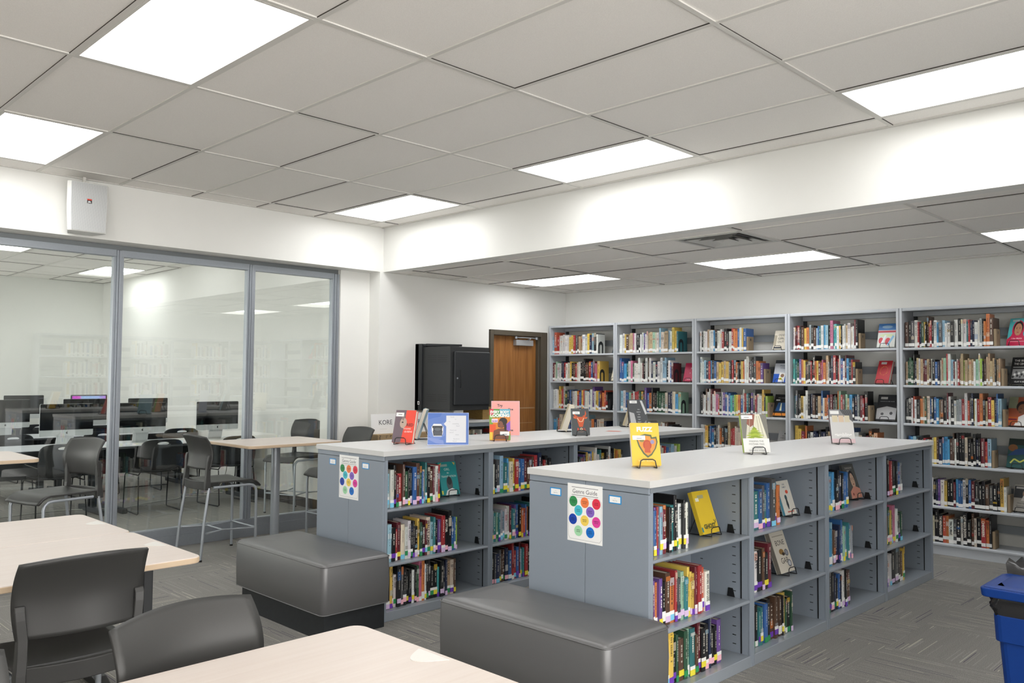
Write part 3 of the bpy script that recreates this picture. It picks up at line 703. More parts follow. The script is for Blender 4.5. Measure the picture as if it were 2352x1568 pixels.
def displays():
    Z = ZT
    def mid(a, b): return ((a[0]+b[0])/2, (a[1]+b[1])/2, Z)
    # near counter
    a, b = (3.506, 2.544), (3.567, 2.49)
    fz = [('r', 0, 0, 1, 1, '#e6b93c'), ('t', 'FUZZ', .5, .80, .105, '#f3efe2', .05, .82),
          ('p', [(.17, .66), (.3, .70), (.5, .74), (.72, .72), (.74, .66), (.90, .68), (.93, .55), (.86, .40), (.70, .24), (.55, .18), (.40, .27), (.25, .45)], '#54603f'),
          ('p', [(.22, .64), (.5, .70), (.68, .68), (.70, .62), (.86, .63), (.88, .54), (.81, .40), (.68, .28), (.56, .23), (.44, .30), (.30, .47)], '#d98a3a'),
          ('c', .56, .48, .15, .12, '#a8432c'), ('p', [(.45, .30), (.66, .30), (.64, .56), (.48, .56)], '#b4502e'), ('c', .74, .55, .07, .05, '#8a86a8'), ('c', .38, .58, .08, .035, '#7d7a45'),
          ('t', 'MARY ROACH', .52, .09, .045, '#f0d98c', .03, .78)] + [('r', .06, .60, .50, .70, '#efefed'), ('r', .2, .625, .38, .64, '#77777a')]
    m = mid(a, b); r = ang(a, b)
    show_book('yellow book with a badge on its cover, standing on the near countertop', m, r, .150, .225, .028, '#e3b53a', '#e8e4d8', fz, 'black wire stand holding the yellow badge book')
    a, b = (4.647, 2.556), (4.734, 2.482)
    mt = [('r', 0, 0, 1, 1, '#e8e8e4'), ('r', 0, .36, 1, 1, '#7b7a72'), ('p', [(.12, .36), (.3, 1), (.48, 1), (.40, .36)], '#cfcbb8'), ('p', [(.42, .36), (.52, 1), (.74, 1), (.94, .36)], '#d9d6c2'),
          ('p', [(.2, .74), (.3, 1), (.56, 1), (.47, .72), (.34, .66)], '#8f5a4c'), ('l', [(.25, .4), (.36, .95)], .02, '#a8a48f'), ('l', [(.66, .4), (.62, .95)], .02, '#a8a48f'), ('l', [(.8, .4), (.7, .95)], .02, '#9c9884')]
    for i, (z, ww) in enumerate(((.40, .33), (.455, .37), (.51, .29), (.565, .20), (.62, .11))): mt.append(('p', [(.48-ww, z-.02), (.48-ww*.5, z+.015), (.48, z+.05), (.48+ww*.5, z+.015), (.48+ww, z-.015), (.48+ww*.4, z-.03), (.48, z-.015), (.48-ww*.4, z-.035)], '#a3b53f' if i % 2 else '#8fa436'))
    mt += [('t', 'FINDING THE', .5, .265, .045, '#8a8c88', 0, .78), ('t', 'MOTHER TREE', .5, .19, .045, '#8a8c88', 0, .86), ('t', 'Discovering the', .5, .135, .022, '#7f817d'), ('t', 'Wisdom of the Forest', .5, .095, .022, '#7f817d'), ('t', 'SUZANNE SIMARD', .5, .03, .038, '#8a8c88', 0, .86)] + [('r', .02, .87, .45, .97, '#efefed'), ('r', .12, .905, .32, .92, '#77777a')]
    m = mid(a, b); r = ang(a, b)
    show_book('white and green tree-cover book standing on the near countertop', m, r, .165, .24, .03, '#dfe0da', '#9cb34e', mt, 'black wire stand holding the tree book')
    a, b = (5.844, 2.53), (5.917, 2.449)
    gm = [('r', 0, 0, 1, 1, '#d3d2d0'), ('r', 0, .78, 1, 1, '#8f8f90'), ('p', [(.45, 1), (1, 1), (1, .62), (.7, .8)], '#5f6063'), ('r', .1, .62, .34, .82, '#d8cdb0'), ('r', .38, .62, .6, .82, '#d9c2a8'), ('r', .64, .62, .86, .82, '#d6cdb4'), ('t', 'gambling', .5, .2, .1, '#f4f3f1', .03, .86), ('r', 0, 0, 1, .12, '#dcc0c4'), ('r', .04, .86, .42, .96, '#efefed')]
    gm += [('l', [(.5+.09*i, .98), (.62+.08*i, .84)], .015, '#2e2f32') for i in range(5)]
    m = mid(a, b); r = ang(a, b)
    show_book('pale grey and pink book on a stand at the far end of the near countertop', m, r, .162, .245, .026, '#cfcfcd', '#4b3b42', gm, 'black wire stand holding the pale grey book')
    # far counter
    a, b = (3.443, 4.52), (3.487, 4.433)
    rd = [('r', 0, 0, 1, 1, '#e8503f'), ('p', [(0, 0), (.42, 0), (.5, .5), (.52, 1), (0, 1)], '#6f6068'), ('c', .44, .60, .17, .16, '#b7a294'), ('c', .40, .62, .05, .02, '#2f2a2c'), ('p', [(.42, .66), (.5, .86), (.3, .8)], '#8a7a78'), ('t', 'RED', .78, .50, .09, '#55292a', .02, .44), ('t', 'YOUNG', .66, .40, .05, '#f2ddd8', .01, .5), ('t', 'QUEENS', .74, .31, .05, '#f2ddd8', .01, .5)] + [('r', .03, .80, .42, .92, '#efefed'), ('r', .14, .85, .33, .87, '#77777a')]
    m = mid(a, b); r = ang(a, b)
    show_book('red book with a grey half portrait, nearest end of the far countertop', (m[0]+.03, m[1]+.02, Z), r, .150, .225, .034, '#df4a3a', '#df4a3a', rd, 'black wire stand holding the red portrait book')
    show_book('pale blue and cream book seen edge-on behind the red portrait book', (3.85, 4.80, Z), R_(-136), .15, .225, .028, '#8fa9b4', '#b8c4c0', [('r', 0, 0, 1, 1, '#8fb0bd')], 'black wire stand seen edge-on behind the red portrait book')
    a, b = (4.158, 4.304), (4.246, 4.23)
    eb = [('r', 0, 0, 1, 1, '#df8a2c'), ('r', 0, .8, .22, 1, '#d13a4a'), ('r', .2, .72, .5, 1, '#4f9a4a'), ('r', .5, .75, 1, 1, '#5fb2c8'), ('r', 0, .5, .16, .8, '#7aa742'), ('r', 0, .25, .3, .5, '#e85a2e'), ('p', [(.75, .2), (1, .3), (1, .62), (.8, .5)], '#8a5ac0'), ('r', 0, .0, .14, .25, '#e6c23c'), ('r', .8, 0, 1, .2, '#6a9a3e'),
          ('p', [(.16, .02), (.9, .02), (.95, .26), (.74, .38), (.42, .36), (.2, .3)], '#7a4a36'), ('c', .58, .52, .17, .14, '#7a4a36'), ('c', .66, .60, .2, .12, '#2b211e'), ('c', .52, .50, .13, .11, '#83523c'), ('c', .76, .42, .06, .14, '#2b211e'), ('c', .47, .52, .025, .01, '#241814'), ('c', .44, .43, .04, .012, '#5a2a26'),
          ('r', .1, .56, .4, .68, '#e9d4e4'), ('t', 'ILOH', .26, .58, .05, '#7a4ab0', .04, .26), ('t', 'EVERY BODY', .5, .86, .085, '#f6f4ee', .05, .92), ('t', 'LOOKING', .5, .74, .10, '#f6f4ee', .06, .92), ('r', .5, .14, .95, .27, '#efefed'), ('r', .62, .17, .84, .19, '#77777a')]
    m = mid(a, b); r = ang(a, b)
    show_book('colourful book with a woman on its cover on the far countertop', m, r, .15, .226, .024, '#d98a2f', '#7aa742', eb, 'black wire stand holding the colourful woman-cover book', tilt=14)
    a, b = (5.04, 4.261), (5.098, 4.213)
    bl = [('r', 0, 0, 1, 1, '#4a4e50'), ('p', [(.28, .68), (.75, .68), (.70, .50), (.62, .30), (.42, .30), (.34, .50)], '#c8562c'), ('p', [(.62, .70), (.76, .76), (.80, .93), (.85, .80), (.78, .66)], '#c8562c'), ('p', [(.38, .70), (.2, .76), (.13, .92), (.12, .78), (.22, .66)], '#c8562c'), ('p', [(.28, .66), (.1, .70), (.14, .62), (.3, .6)], '#d0653a'), ('p', [(.74, .66), (.92, .68), (.86, .61), (.72, .6)], '#d0653a'),
          ('l', [(.33, .64), (.45, .50), (.6, .50), (.7, .64)], .03, '#ecd9b0'), ('t', 'B', .36, .17, .09, '#e2552f', .02), ('c', .53, .215, .065, .05, '#ead9b2'), ('c', .53, .215, .035, .03, '#4a4e50'), ('t', 'LL', .70, .17, .09, '#e2552f', .02), ('t', 'DAVID ELLIOTT', .5, .10, .022, '#c9a58a'), ('t', 'THE', .5, .94, .018, '#c9b58a')] + [('r', .08, .78, .48, .88, '#efefed'), ('r', .2, .82, .4, .835, '#77777a')]
    m = mid(a, b); r = ang(a, b)
    show_book('dark grey book with an orange bull on its cover, far countertop', m, r, .143, .215, .02, '#45494b', '#b8d4dc', bl, 'black wire stand holding the orange bull book')
    show_book('thick cream-edged book seen edge-on left of the orange bull book', (5.35, 4.70, Z), R_(-136), .15, .23, .05, '#cfc3a8', '#cfc3a8', [('r', 0, 0, 1, 1, '#c9bd9c')], 'black wire stand seen edge-on left of the bull book')
    a, b = (6.008, 4.40), (6.11, 4.31)
    gy = [('r', 0, 0, 1, 1, '#4e5154'), ('p', [(.1, 0), (.42, 0), (.3, .5), (.05, .55)], '#b9babb'), ('p', [(.66, .96), (.78, .96), (1, .5), (.9, .45)], '#cfd0d0'), ('p', [(.6, 0), (.95, 0), (.92, .25)], '#8e9092')]
    for i, s_ in enumerate(('THE', 'MARCH', 'THE', 'DARK', 'THE', 'NIGHT')): gy.append(('t', s_, .55, .62-.09*i, .03, '#dcdcdc', .01))
    gy += [('r', .1, .86, .5, .96, '#efefed'), ('r', .22, .90, .42, .915, '#77777a')]
    show_book('dark grey book with pale lettering farthest along the far countertop', (6.24, 4.53, Z), R_(-38), .175, .262, .03, '#3e4144', '#2f3235', gy, 'black wire stand holding the farthest dark grey book')
    show_book('cream-edged book seen edge-on left of the farthest dark grey book', (6.36, 4.80, Z), R_(-136), .14, .21, .028, '#cfc3a8', '#cfc3a8', [('r', 0, 0, 1, 1, '#c9bd9c')], 'black wire stand seen edge-on near the farthest grey book')
    p = MB(); p.box(-.11, .11, -.08, .08, 0, .0006, '#d9d9d6', 0); t = thing('leaflet', 'thin leaflet lying flat beyond the bull book on the countertop', 'leaflet', (5.80, 4.46, Z), R_(20)); p.build('sheet', M_print, t)
    MB().add([(-.1, -.06, .0009), (0, -.06, .0009), (0, .06, .0009), (-.1, .06, .0009)], [(0, 1, 2, 3)], '#c9583a').build('print', M_print, t)
    # upright acrylic sign holders
    def sign(label, a, b, h, ops, edge, nm='sign_holder'):
        w = math.hypot(b[0]-a[0], b[1]-a[1]); r = ang(a, b)
        t = thing(nm, label, 'sign', ((a[0]+b[0])/2, (a[1]+b[1])/2, Z), r); t.rotation_euler = (R_(-6), 0, r)
        MB().box(-w/2, w/2, .001, .004, .004, h, edge).build('sheet', M_print, t)
        MB().box(-w/2-.003, w/2+.003, -.018, .035, 0, .003).box(-w/2-.002, w/2+.002, .004, .006, .002, h+.002).build('acrylic_holder', mat('acrylic', '#c9cfe0', .12, spec=.7), t)
        m = MB(); m.T = Matrix.Translation((-w/2, .001, 0)); art(ops, w, h, m); m.build('sign_print', M_print, t)
    ty = [('r', 0, 0, 1, 1, '#5b7cc2'), ('p', [(0, 1), (.35, 1), (.3, .88), (.12, .84), (0, .78)], '#4a70be'), ('p', [(.05, .5), (.4, .72), (.42, .3), (.2, .12), (.02, .3)], '#6f8ac9'), ('p', [(0, .25), (.38, .15), (.4, 0), (0, 0)], '#7d92cc'), ('p', [(0, .18), (.2, .06), (.5, .0), (0, 0)], '#5f7fc6'),
          ('p', [(.45, .08), (.94, .08), (.94, .92), (.45, .92), (.45, .74), (.39, .66), (.45, .58)], '#dddee2'),
          ('p', [(.09, .56), (.14, .66), (.32, .66), (.38, .56), (.37, .36), (.34, .27), (.14, .27), (.10, .42)], '#e9e9ea'),
          ('r', .11, .53, .36, .60, '#2e3238'), ('r', .13, .44, .35, .54, '#3b4047'), ('c', .24, .49, .08, .05, '#5a6068'), ('p', [(.12, .44), (.36, .44), (.35, .29), (.14, .29)], '#2b2f35')]
    ty += [('r', .145+.0, .30+.035*i, .345, .318+.035*i, '#5c6169') for i in range(4)]
    for s_, x, z in (('Ready', .60, .86), ('to', .68, .79), ('try', .53, .72), ('something', .68, .65), ('New?', .74, .58), ('Check out', .62, .45), ('one of', .58, .38), ('these', .72, .31), ('Novels in', .70, .18), ('Verse!', .66, .11)): ty.append(('t', s_, x, z, .035, '#a9abb2', 0, .3))
    sign('blue typewriter sign standing on the far countertop', (3.595, 4.343), (3.804, 4.167), .216, ty, '#5b7cc2')
    py = [('r', 0, 0, 1, 1, '#f1a8a0'), ('t', 'Try', .3, .84, .075, '#3c3236', .03), ('t', 'One', .68, .74, .06, '#3c3236', .03), ('t', 'of these', .54, .62, .045, '#3c3236', .03), ('t', "Authors'", .5, .44, .055, '#3c3236', .03), ('t', 'novels', .45, .3, .05, '#3c3236', .03), ('t', 'in Verse', .6, .14, .06, '#3c3236', .03)]
    sign('pink sign reading Try One, behind the colourful woman-cover book', (4.535, 4.70), (4.705, 4.56), .272, py, '#f1a8a0')
displays()

def shelf_faces():
    # inside the low bookcases (fronts face -y)
    gh = [('r', 0, 0, 1, 1, '#d8b92e'), ('t', 'GHOST', .52, .12, .10, '#57532a', .06, .86), ('r', .25, .82, .62, .9, '#a9a67a'), ('r', .1, .76, .3, .84, '#dcdccb'), ('l', [(.82, .3), (.9, .22), (.95, .3)], .03, '#5b572c'), ('r', 0, .05, .08, .16, '#2f7f8a')]
    show_book('yellow book showing its cover in the near bookcase, top shelf, first bay', (3.865, 2.34, .6805), R_(-2), .15, .225, .025, '#d8b92e', '#d8b92e', gh, 'wire stand under the yellow book in the near bookcase', 20)
    wh = [('r', 0, 0, 1, 1, '#d9d6cc'), ('t', 'ONE', .5, .86, .05, '#3d5a6a'), ('t', 'FAMILY', .5, .78, .05, '#3d5a6a'), ('c', .62, .66, .12, .055, '#d4543a'), ('c', .42, .50, .10, .08, '#2f4f58'), ('p', [(.36, .46), (.48, .46), (.52, .28), (.46, .16), (.40, .16), (.34, .3)], '#30363a'), ('r', .25, .07, .8, .1, '#c65a44')]
    show_book('white book with a small figure on its cover, near bookcase, second bay', (4.765, 2.34, .6805), R_(-2), .135, .205, .02, '#dad8d0', '#5a9ab0', wh, 'wire stand under the white figure book, second bay', 18)
    bg_ = [('r', 0, 0, 1, 1, '#cfc9bb'), ('t', 'BONE', .52, .66, .13, '#2b2622', .0, .62), ('t', 'GAP', .5, .22, .14, '#2b2622', 0, .5), ('c', .45, .5, .16, .07, '#8a6a34'), ('c', .55, .44, .1, .04, '#3a2e22'), ('c', .78, .46, .13, .085, '#5c5f68'), ('c', .78, .46, .09, .06, '#8d9098'), ('c', .78, .2, .14, .09, '#6a6d74'), ('c', .78, .2, .09, .06, '#b9bbbf'), ('r', .1, .88, .9, .9, '#9a9484')]
    show_book('cream bone and gap lettered book, near bookcase, second bay, middle shelf', (4.70, 2.33, .3455), R_(-2), .16, .24, .032, '#cdc7ba', '#7f7a70', bg_, 'wire stand under the cream lettered book, middle shelf', 20)
    fc = [('r', 0, 0, 1, 1, '#5b5c58'), ('t', 'SHANGHAI', .5, .86, .06, '#cfcabf', .0, .7), ('t', 'GIRLS', .45, .77, .06, '#cfcabf')] + face(.56, .52, .24, '#d9b79c', '#1f1b1c') + [('p', [(.05, 0), (1, 0), (1, .26), (.68, .33), (.44, .33), (.1, .2)], '#dd9a84'), ('c', .3, .12, .06, .04, '#8a3a34'), ('c', .75, .1, .06, .04, '#e8c49a')]
    show_book('portrait cover book of a woman in pink, near bookcase, third bay', (5.755, 2.35, .6805), R_(-4), .155, .235, .02, '#565752', '#565752', fc, 'wire stand holding the portrait book, third bay', 18)
    gt = [('r', 0, 0, 1, 1, '#1f8a8c'), ('r', .1, .86, .5, .93, '#8fa7a0'), ('t', 'GIRL', .45, .74, .075, '#cfe0d8', 0), ('t', 'IN', .48, .64, .05, '#cfe0d8'), ('t', 'TRANSLATION', .5, .53, .06, '#cfe0d8', 0, .9), ('c', .5, .34, .17, .22, '#4a5356'), ('c', .5, .42, .13, .12, '#2b2f31'), ('p', [(.2, .0), (.8, 0), (.85, .12), (.6, .2), (.3, .14)], '#dfe6e4'), ('p', [(.05, .94), (.2, .98), (.12, .9)], '#c9b45a'), ('p', [(.95, .96), (.8, .98), (.9, .88)], '#c9b45a'), ('r', 0, .03, .08, .14, '#d9cf4a')]
    show_book('teal book lettered Girl in Translation, far bookcase, first bay', (3.80, 4.33, .6805), R_(-4), .152, .228, .025, '#1f8a8c', '#1f7d80', gt, 'wire stand under the teal book, far bookcase', 16)
    # on the tall bookcases (fronts face -x)
    def tb(y, row, ops, w, h, th, cov, label, a=0, spine=None, tilt=20):
        show_book(label, (7.86, y, SH[row-1]+.0005), -PI/2+R_(a), w, h, th, cov, spine or cov, ops, 'small wire stand under the %s' % label.split(',')[0][:60].replace('book', 'cover'), tilt, 'face-out books on the tall bookcases', 'wire stands on the tall bookcases')
    one = lambda c, *o: [('r', 0, 0, 1, 1, c)] + list(o)
    tb(6.03, 1, one('#3f5a66', ('c', .5, .5, .2, .2, '#8fb0b8')), .13, .2, .02, '#3f5a66', 'blue grey face-out book, top shelf, tall bookcase by the door')
    tb(6.05, 2, one('#d9d2bc', ('t', 'Letters', .5, .6, .06, '#8a7f66'), ('r', .2, .4, .8, .41, '#8a7f66')), .14, .215, .02, '#d9d2bc', 'cream face-out book, second shelf, tall bookcase by the door')
    tb(6.03, 3, one('#dcdcda', ('p', [(.35, .45), (.5, .36), (.65, .5), (.5, .44)], '#c0392f'), ('t', 'ROBIN', .5, .75, .05, '#b8443c')), .13, .2, .02, '#dcdcda', 'white face-out book with a small red bird, tall bookcase by the door')
    tb(5.04, 2, one('#c42a55', ('t', 'Jane', .62, .68, .08, '#f0d9df', .0, .5), ('c', .5, .45, .03, .02, '#f4e6ea'), ('r', .3, .1, .8, .12, '#e9c2cf')), .145, .215, .024, '#c42a55', 'crimson face-out book, second tall bookcase from the door', 4, '#c23b66')
    tb(3.985, 1, one('#d8d1c1', ('t', 'ODD', .58, .70, .12, '#33312f', .01, .5), ('t', 'GIRL', .58, .52, .12, '#33312f', .01, .55), ('t', 'OUT', .58, .34, .12, '#33312f', .01, .5), ('r', 0, .2, .22, .75, '#a9a08e'), ('r', .1, .05, .7, .13, '#2f3440')), .135, .205, .02, '#d8d1c1', 'cream Odd Girl Out face-out book, top shelf, third tall bookcase')
    tb(3.975, 2, one('#c9ced6', ('r', 0, .85, 1, 1, '#3a3d42'), ('t', 'Women', .55, .72, .06, '#44608a'), ('t', 'of India', .55, .62, .05, '#44608a'), ('r', 0, .0, 1, .38, '#2458b8'), ('p', [(.35, .02), (.75, .02), (.8, .42), (.4, .45)], '#e8e8e6'), ('c', .6, .3, .12, .08, '#8a6a54'), ('c', .5, .16, .1, .06, '#d8d23a')), .158, .24, .02, '#c9ced6', 'grey and blue face-out book, second shelf, third tall bookcase')
    tb(3.985, 3, one('#16181c', ('p', [(.15, .22), (.85, .22), (.8, .62), (.3, .62)], '#1d4f86'), ('p', [(.45, .25), (.6, .25), (.55, .6), (.5, .6)], '#dfe6c8'), ('r', 0, .02, 1, .14, '#e08a2e'), ('t', 'MIND AND BODY', .55, .82, .035, '#c9ccd0', 0, .7), ('r', .12, .7, .4, .76, '#e4e4e2')), .15, .23, .022, '#16181c', 'black and blue face-out book with an orange foot, third tall bookcase')
    tb(3.95, 4, one('#b9babb', ('c', .5, .86, .07, .04, '#26282b'), ('t', 'WHAT ARE', .5, .72, .04, '#3b3d40'), ('t', 'WOMENS RIGHTS', .5, .62, .04, '#3b3d40', .02, .7), ('p', [(.05, .05), (.6, .05), (.6, .32), (.05, .4)], '#4a4c50'), ('r', .3, .0, .5, .08, '#e08a3a')), .14, .21, .02, '#b9babb', 'light grey face-out book, fourth shelf, third tall bookcase')
    tb(2.935, 1, one('#d4d6cf', ('r', 0, .72, 1, 1, '#2c6aa8'), ('c', .5, .86, .3, .06, '#7fa0bb'), ('r', 0, .62, 1, .70, '#b5263a'), ('c', .5, .5, .4, .06, '#cfdcae'), ('c', .2, .28, .13, .13, '#c92c3c'), ('c', .6, .24, .16, .16, '#c92c3c'), ('p', [(.3, .1), (.5, .5), (.4, .52), (.2, .15)], '#e9ecf0'), ('p', [(.65, .05), (.95, .45), (.85, .5), (.55, .1)], '#7fb3d4')), .155, .235, .022, '#bcc6cc', 'red, white and blue illustrated face-out book, fourth tall bookcase', 3)
    cm_ = one('#b3212c', ('r', .2, .84, .6, .94, '#c9c9c7'))
    for i, ch in enumerate('COMMUNITY'):
        th = PI-PI*i/8; cm_.append(('t', ch, .5+.26*math.cos(th), .56+.16*math.sin(th), .04, '#e2a03a', .01, .1))
    for i, ch in enumerate('POLICING'):
        th = PI+PI*(i+.5)/8; cm_.append(('t', ch, .5+.26*math.cos(th), .50+.16*math.sin(th), .04, '#e2a03a', .01, .1))
    tb(2.975, 2, cm_, .14, .22, .03, '#b3212c', 'red Community lettered face-out book, fourth tall bookcase', -14)
    tb(2.945, 3, one('#26282c', ('p', [(0, .05), (1, .05), (1, .48), (.5, .55), (0, .45)], '#b9babc'), ('c', .3, .25, .08, .05, '#4d4f53'), ('c', .75, .28, .08, .06, '#3d3f43'), ('t', 'DRAWN BY HER HAND', .5, .72, .035, '#b9bbbe', 0, .8), ('r', .15, .82, .5, .91, '#b9b9b7')), .175, .25, .02, '#26282c', 'black and white photo face-out book, fourth tall bookcase')
    tb(1.88, 1, [('r', 0, 0, 1, 1, '#4fb3b8')] + face(.5, .58, .25, '#b98566', '#231c1b', '#c2274f') + [('p', [(0, 0), (1, 0), (1, .22), (.8, .34), (.2, .34), (0, .2)], '#c2274f'), ('t', 'I Am Malala', .5, .2, .055, '#f0d8dc', .01, .8), ('r', .1, .1, .9, .115, '#e6b6c0'), ('r', .15, .87, .5, .95, '#a9bcbc')], .155, .235, .03, '#d9d7d2', 'face-out book of a girl in a pink scarf, fifth tall bookcase', -14)
    bc = one('#1b1c1f', ('t', 'THE BILL OF', .55, .84, .075, '#e8e8e6', .02, .86), ('t', 'THE CENTURY', .55, .72, .075, '#e8e8e6', .02, .86), ('r', .1, .62, .95, .64, '#cfcfcf'), ('r', .1, .2, .95, .56, '#8e8f90'), ('t', 'CLAY RISEN', .55, .07, .05, '#d8d8d6', .01, .6))
    for i in range(12): bc.append(('c', .16+.07*i, .27+.22*((i*7) % 5)/5, .055, .045, ('#2a2b2d', '#dededc', '#56575a')[i % 3]))
    tb(1.865, 2, bc, .158, .24, .034, '#1b1c1f', 'black and white crowd photo face-out book, fifth tall bookcase', -12)
    tb(1.88, 3, [('r', 0, 0, 1, 1, '#a4553a')] + [('r', 0, .6, .4, 1, '#8a8d72'), ('c', .62, .66, .26, .2, '#2a1d1a'), ('c', .64, .58, .2, .18, '#8a5a40'), ('c', .58, .6, .03, .012, '#1b1210'), ('c', .56, .47, .06, .015, '#6a2f28'), ('p', [(.35, 0), (1, 0), (1, .35), (.75, .4), (.5, .3)], '#e6e4e2'), ('r', 0, .1, .5, .3, '#c2632c'), ('r', .05, .18, .45, .24, '#7a2438')], .17, .25, .025, '#8a4a34', 'brown photo cover of a man in white, fifth tall bookcase', -8)
    tb(1.88, 4, one('#1d4f4f', ('r', 0, .78, 1, 1, '#1c2b26'), ('c', .2, .68, .2, .12, '#8a5a34'), ('p', [(0, .4), (1, .5), (1, .75), (.3, .62)], '#23497f'), ('l', [(.15, .15), (.3, .3), (.55, .2), (.75, .3), (.9, .1)], .07, '#c4c95a'), ('p', [(.7, .2), (1, .35), (1, .6), (.8, .5)], '#3f8a5a')), .18, .25, .018, '#1d4f4f', 'dark green and blue illustrated face-out book, fifth tall bookcase', -6)
    tb(1.86, 5, one('#b5b2ac', ('r', .02, .5, 1, .95, '#3c3f44'), ('c', .6, .68, .15, .14, '#a98a78'), ('p', [(.4, .4), (.9, .4), (.8, .6), (.5, .6)], '#e9e6e2'), ('t', 'Once Upon a', .5, .28, .05, '#3a3a40'), ('t', 'Quinceanera', .5, .17, .06, '#3a3a40', 0, .86), ('r', .1, .85, .5, .92, '#c9c9c7')), .15, .22, .03, '#b5b2ac', 'grey face-out book of a woman in white, fifth tall bookcase, low shelf', -8)
shelf_faces()

def bookends():
    arch = [(0, 0), (.09, 0), (.09, .10), (.082, .125), (.062, .142), (.045, .146), (.028, .142), (.008, .125), (0, .10)]
    inner = [(.022, .0), (.068, .0), (.068, .09), (.058, .105), (.045, .11), (.032, .105), (.022, .09)]
    def black(label, y, z):
        t = thing('bookend', label, 'bookend', (7.80, y-.002, z), 0, 'black steel bookends')
        m = MB(); n = len(arch)
        # ring between outer arch and inner opening, thickness along y
        pts_o = [(0, 0), (0, .10), (.008, .125), (.028, .142), (.045, .146), (.062, .142), (.082, .125), (.09, .10), (.09, 0)]
        pts_i = [(.022, 0), (.022, .09), (.026, .10), (.034, .107), (.045, .11), (.056, .107), (.064, .10), (.068, .09), (.068, 0)]
        V = []
        for yy in (0, -.0015):
            V += [(x, yy, z_) for x, z_ in pts_o] + [(x, yy, z_) for x, z_ in pts_i]
        F = []
        for i in range(8):
            F += [(i, i+1, 10+i, 9+i), (18+i, 27+i, 28+i, 19+i), (i, 18+i, 19+i, i+1), (9+i, 10+i, 28+i, 27+i)]
        F += [(0, 9, 27, 18), (8, 26, 35, 17)]
        m.add(V, F); m.build('plate', M_black, t)
        MB().box(0, .09, -.001, .10, 0, .001).build('foot', M_black, t)
    black('black arched bookend, top shelf, tall bookcase by the door', 6.258, 1.7905); black('black arched bookend, second shelf, tall bookcase by the door', 6.237, 1.4575); black('black arched bookend, third shelf, tall bookcase by the door', 6.11, 1.1185)
    black('black arched bookend, top shelf, second tall bookcase', 5.13, 1.7905); black('black arched bookend, second shelf, second tall bookcase', 5.19, 1.4575); black('black arched bookend, third shelf, second tall bookcase', 5.10, 1.1185)
    tan = mat('tan_bookend', '#8d7b62', .7)
    def tanb(label, y, z):
        t = thing('bookend', label, 'bookend', (7.795, y-.003, z), 0, 'tan block bookends')
        MB().box(0, .11, -.022, -.001, 0, .145).build('block', tan, t, .002)
        m = MB(); n = 12
        m.add([(.05+.010*math.cos(2*PI*i/n), -.0225, .115+.014*math.sin(2*PI*i/n)) for i in range(n)], [tuple(range(n))]); m.build('finger_hole', M_bplast, t)
    rw = ['top', 'second', 'third', 'fourth', 'fifth', 'lowest']
    for k, y in ((31, 4.31), (32, 4.12), (33, 4.08), (41, 3.16), (42, 3.19), (43, 3.08), (51, 2.03), (52, 1.98), (53, 1.975), (54, 2.06), (55, 1.95), (56, 2.065)):
        b, r = divmod(k, 10); tanb('tan block bookend, %s shelf, %s tall bookcase' % (rw[r-1], wn[b-1]), y, SH[r-1]+.0005)
bookends()

# ------------------------------------------------------------------ ottomans
def soft_box(name, hx, hy, h, m, parent, z, crown=.03, r=.035):
    mb = MB()
    def ring(z_, ins, n=5):
        return [(x, y, z_) for x, y in rrect(-hx+ins, hx-ins, -hy+ins, hy-ins, max(.006, r-ins*.3), n)]
    lv = [(0, .004), (.004, 0), (h*.5, -.003), (h-.03, 0), (h-.012, .006), (h-.002, .020)]
    V = []; rings = [ring(a, b) for a, b in lv]; n = len(rings[0])
    for q in rings: V += q
    F = []
    for i in range(len(rings)-1):
        for j in range(n): F.append((i*n+j, i*n+(j+1) % n, (i+1)*n+(j+1) % n, (i+1)*n+j))
    F.append(tuple(range(n))[::-1])
    k0 = len(V); top = rings[-1]; S = [.82, .6, .38, .15]
    for s_ in S: V += [(x*s_, y*s_, h-.002+crown*(1-s_**2.2)*.9) for x, y, _ in top]
    prev = (len(rings)-1)*n
    for i in range(len(S)):
        cur = k0+i*n
        for j in range(n): F.append((prev+j, prev+(j+1) % n, cur+(j+1) % n, cur+j))
        prev = cur
    F.append(tuple(prev+j for j in range(n)))
    mb.add(V, F, None, 0, True); mb.sm[-1] = False
    return mb.build(name, m, parent, loc=(0, 0, z))
def ottoman(label, x0, x1, y0, y1):
    hx, hy = (x1-x0)/2, (y1-y0)/2
    t = thing('ottoman', label, 'ottoman', ((x0+x1)/2, (y0+y1)/2, 0), 0, 'grey ottomans')
    MB().box(-hx+.035, hx-.02, -hy+.035, hy-.04, 0, .155).build('plinth', M_plinth, t, .002)
    c = soft_box('cushion', hx, hy, .292, M_vinyl, t, .15, .022)
    for z, ins in ((.273, -.001), (.004, .0)):
        MB().tube([(x, y, z) for x, y in rrect(-hx+ins, hx-ins, -hy+ins, hy-ins, .035, 5)], .0028, 6, True).build('piping', M_vinyl, c)
    return t
ottoman('grey vinyl ottoman in front of the near bookcase end, nearest the camera', 2.645, 3.095, 2.075, 3.105)
ottoman('grey vinyl ottoman in front of the far bookcase end', 2.61, 3.085, 4.055, 5.085)

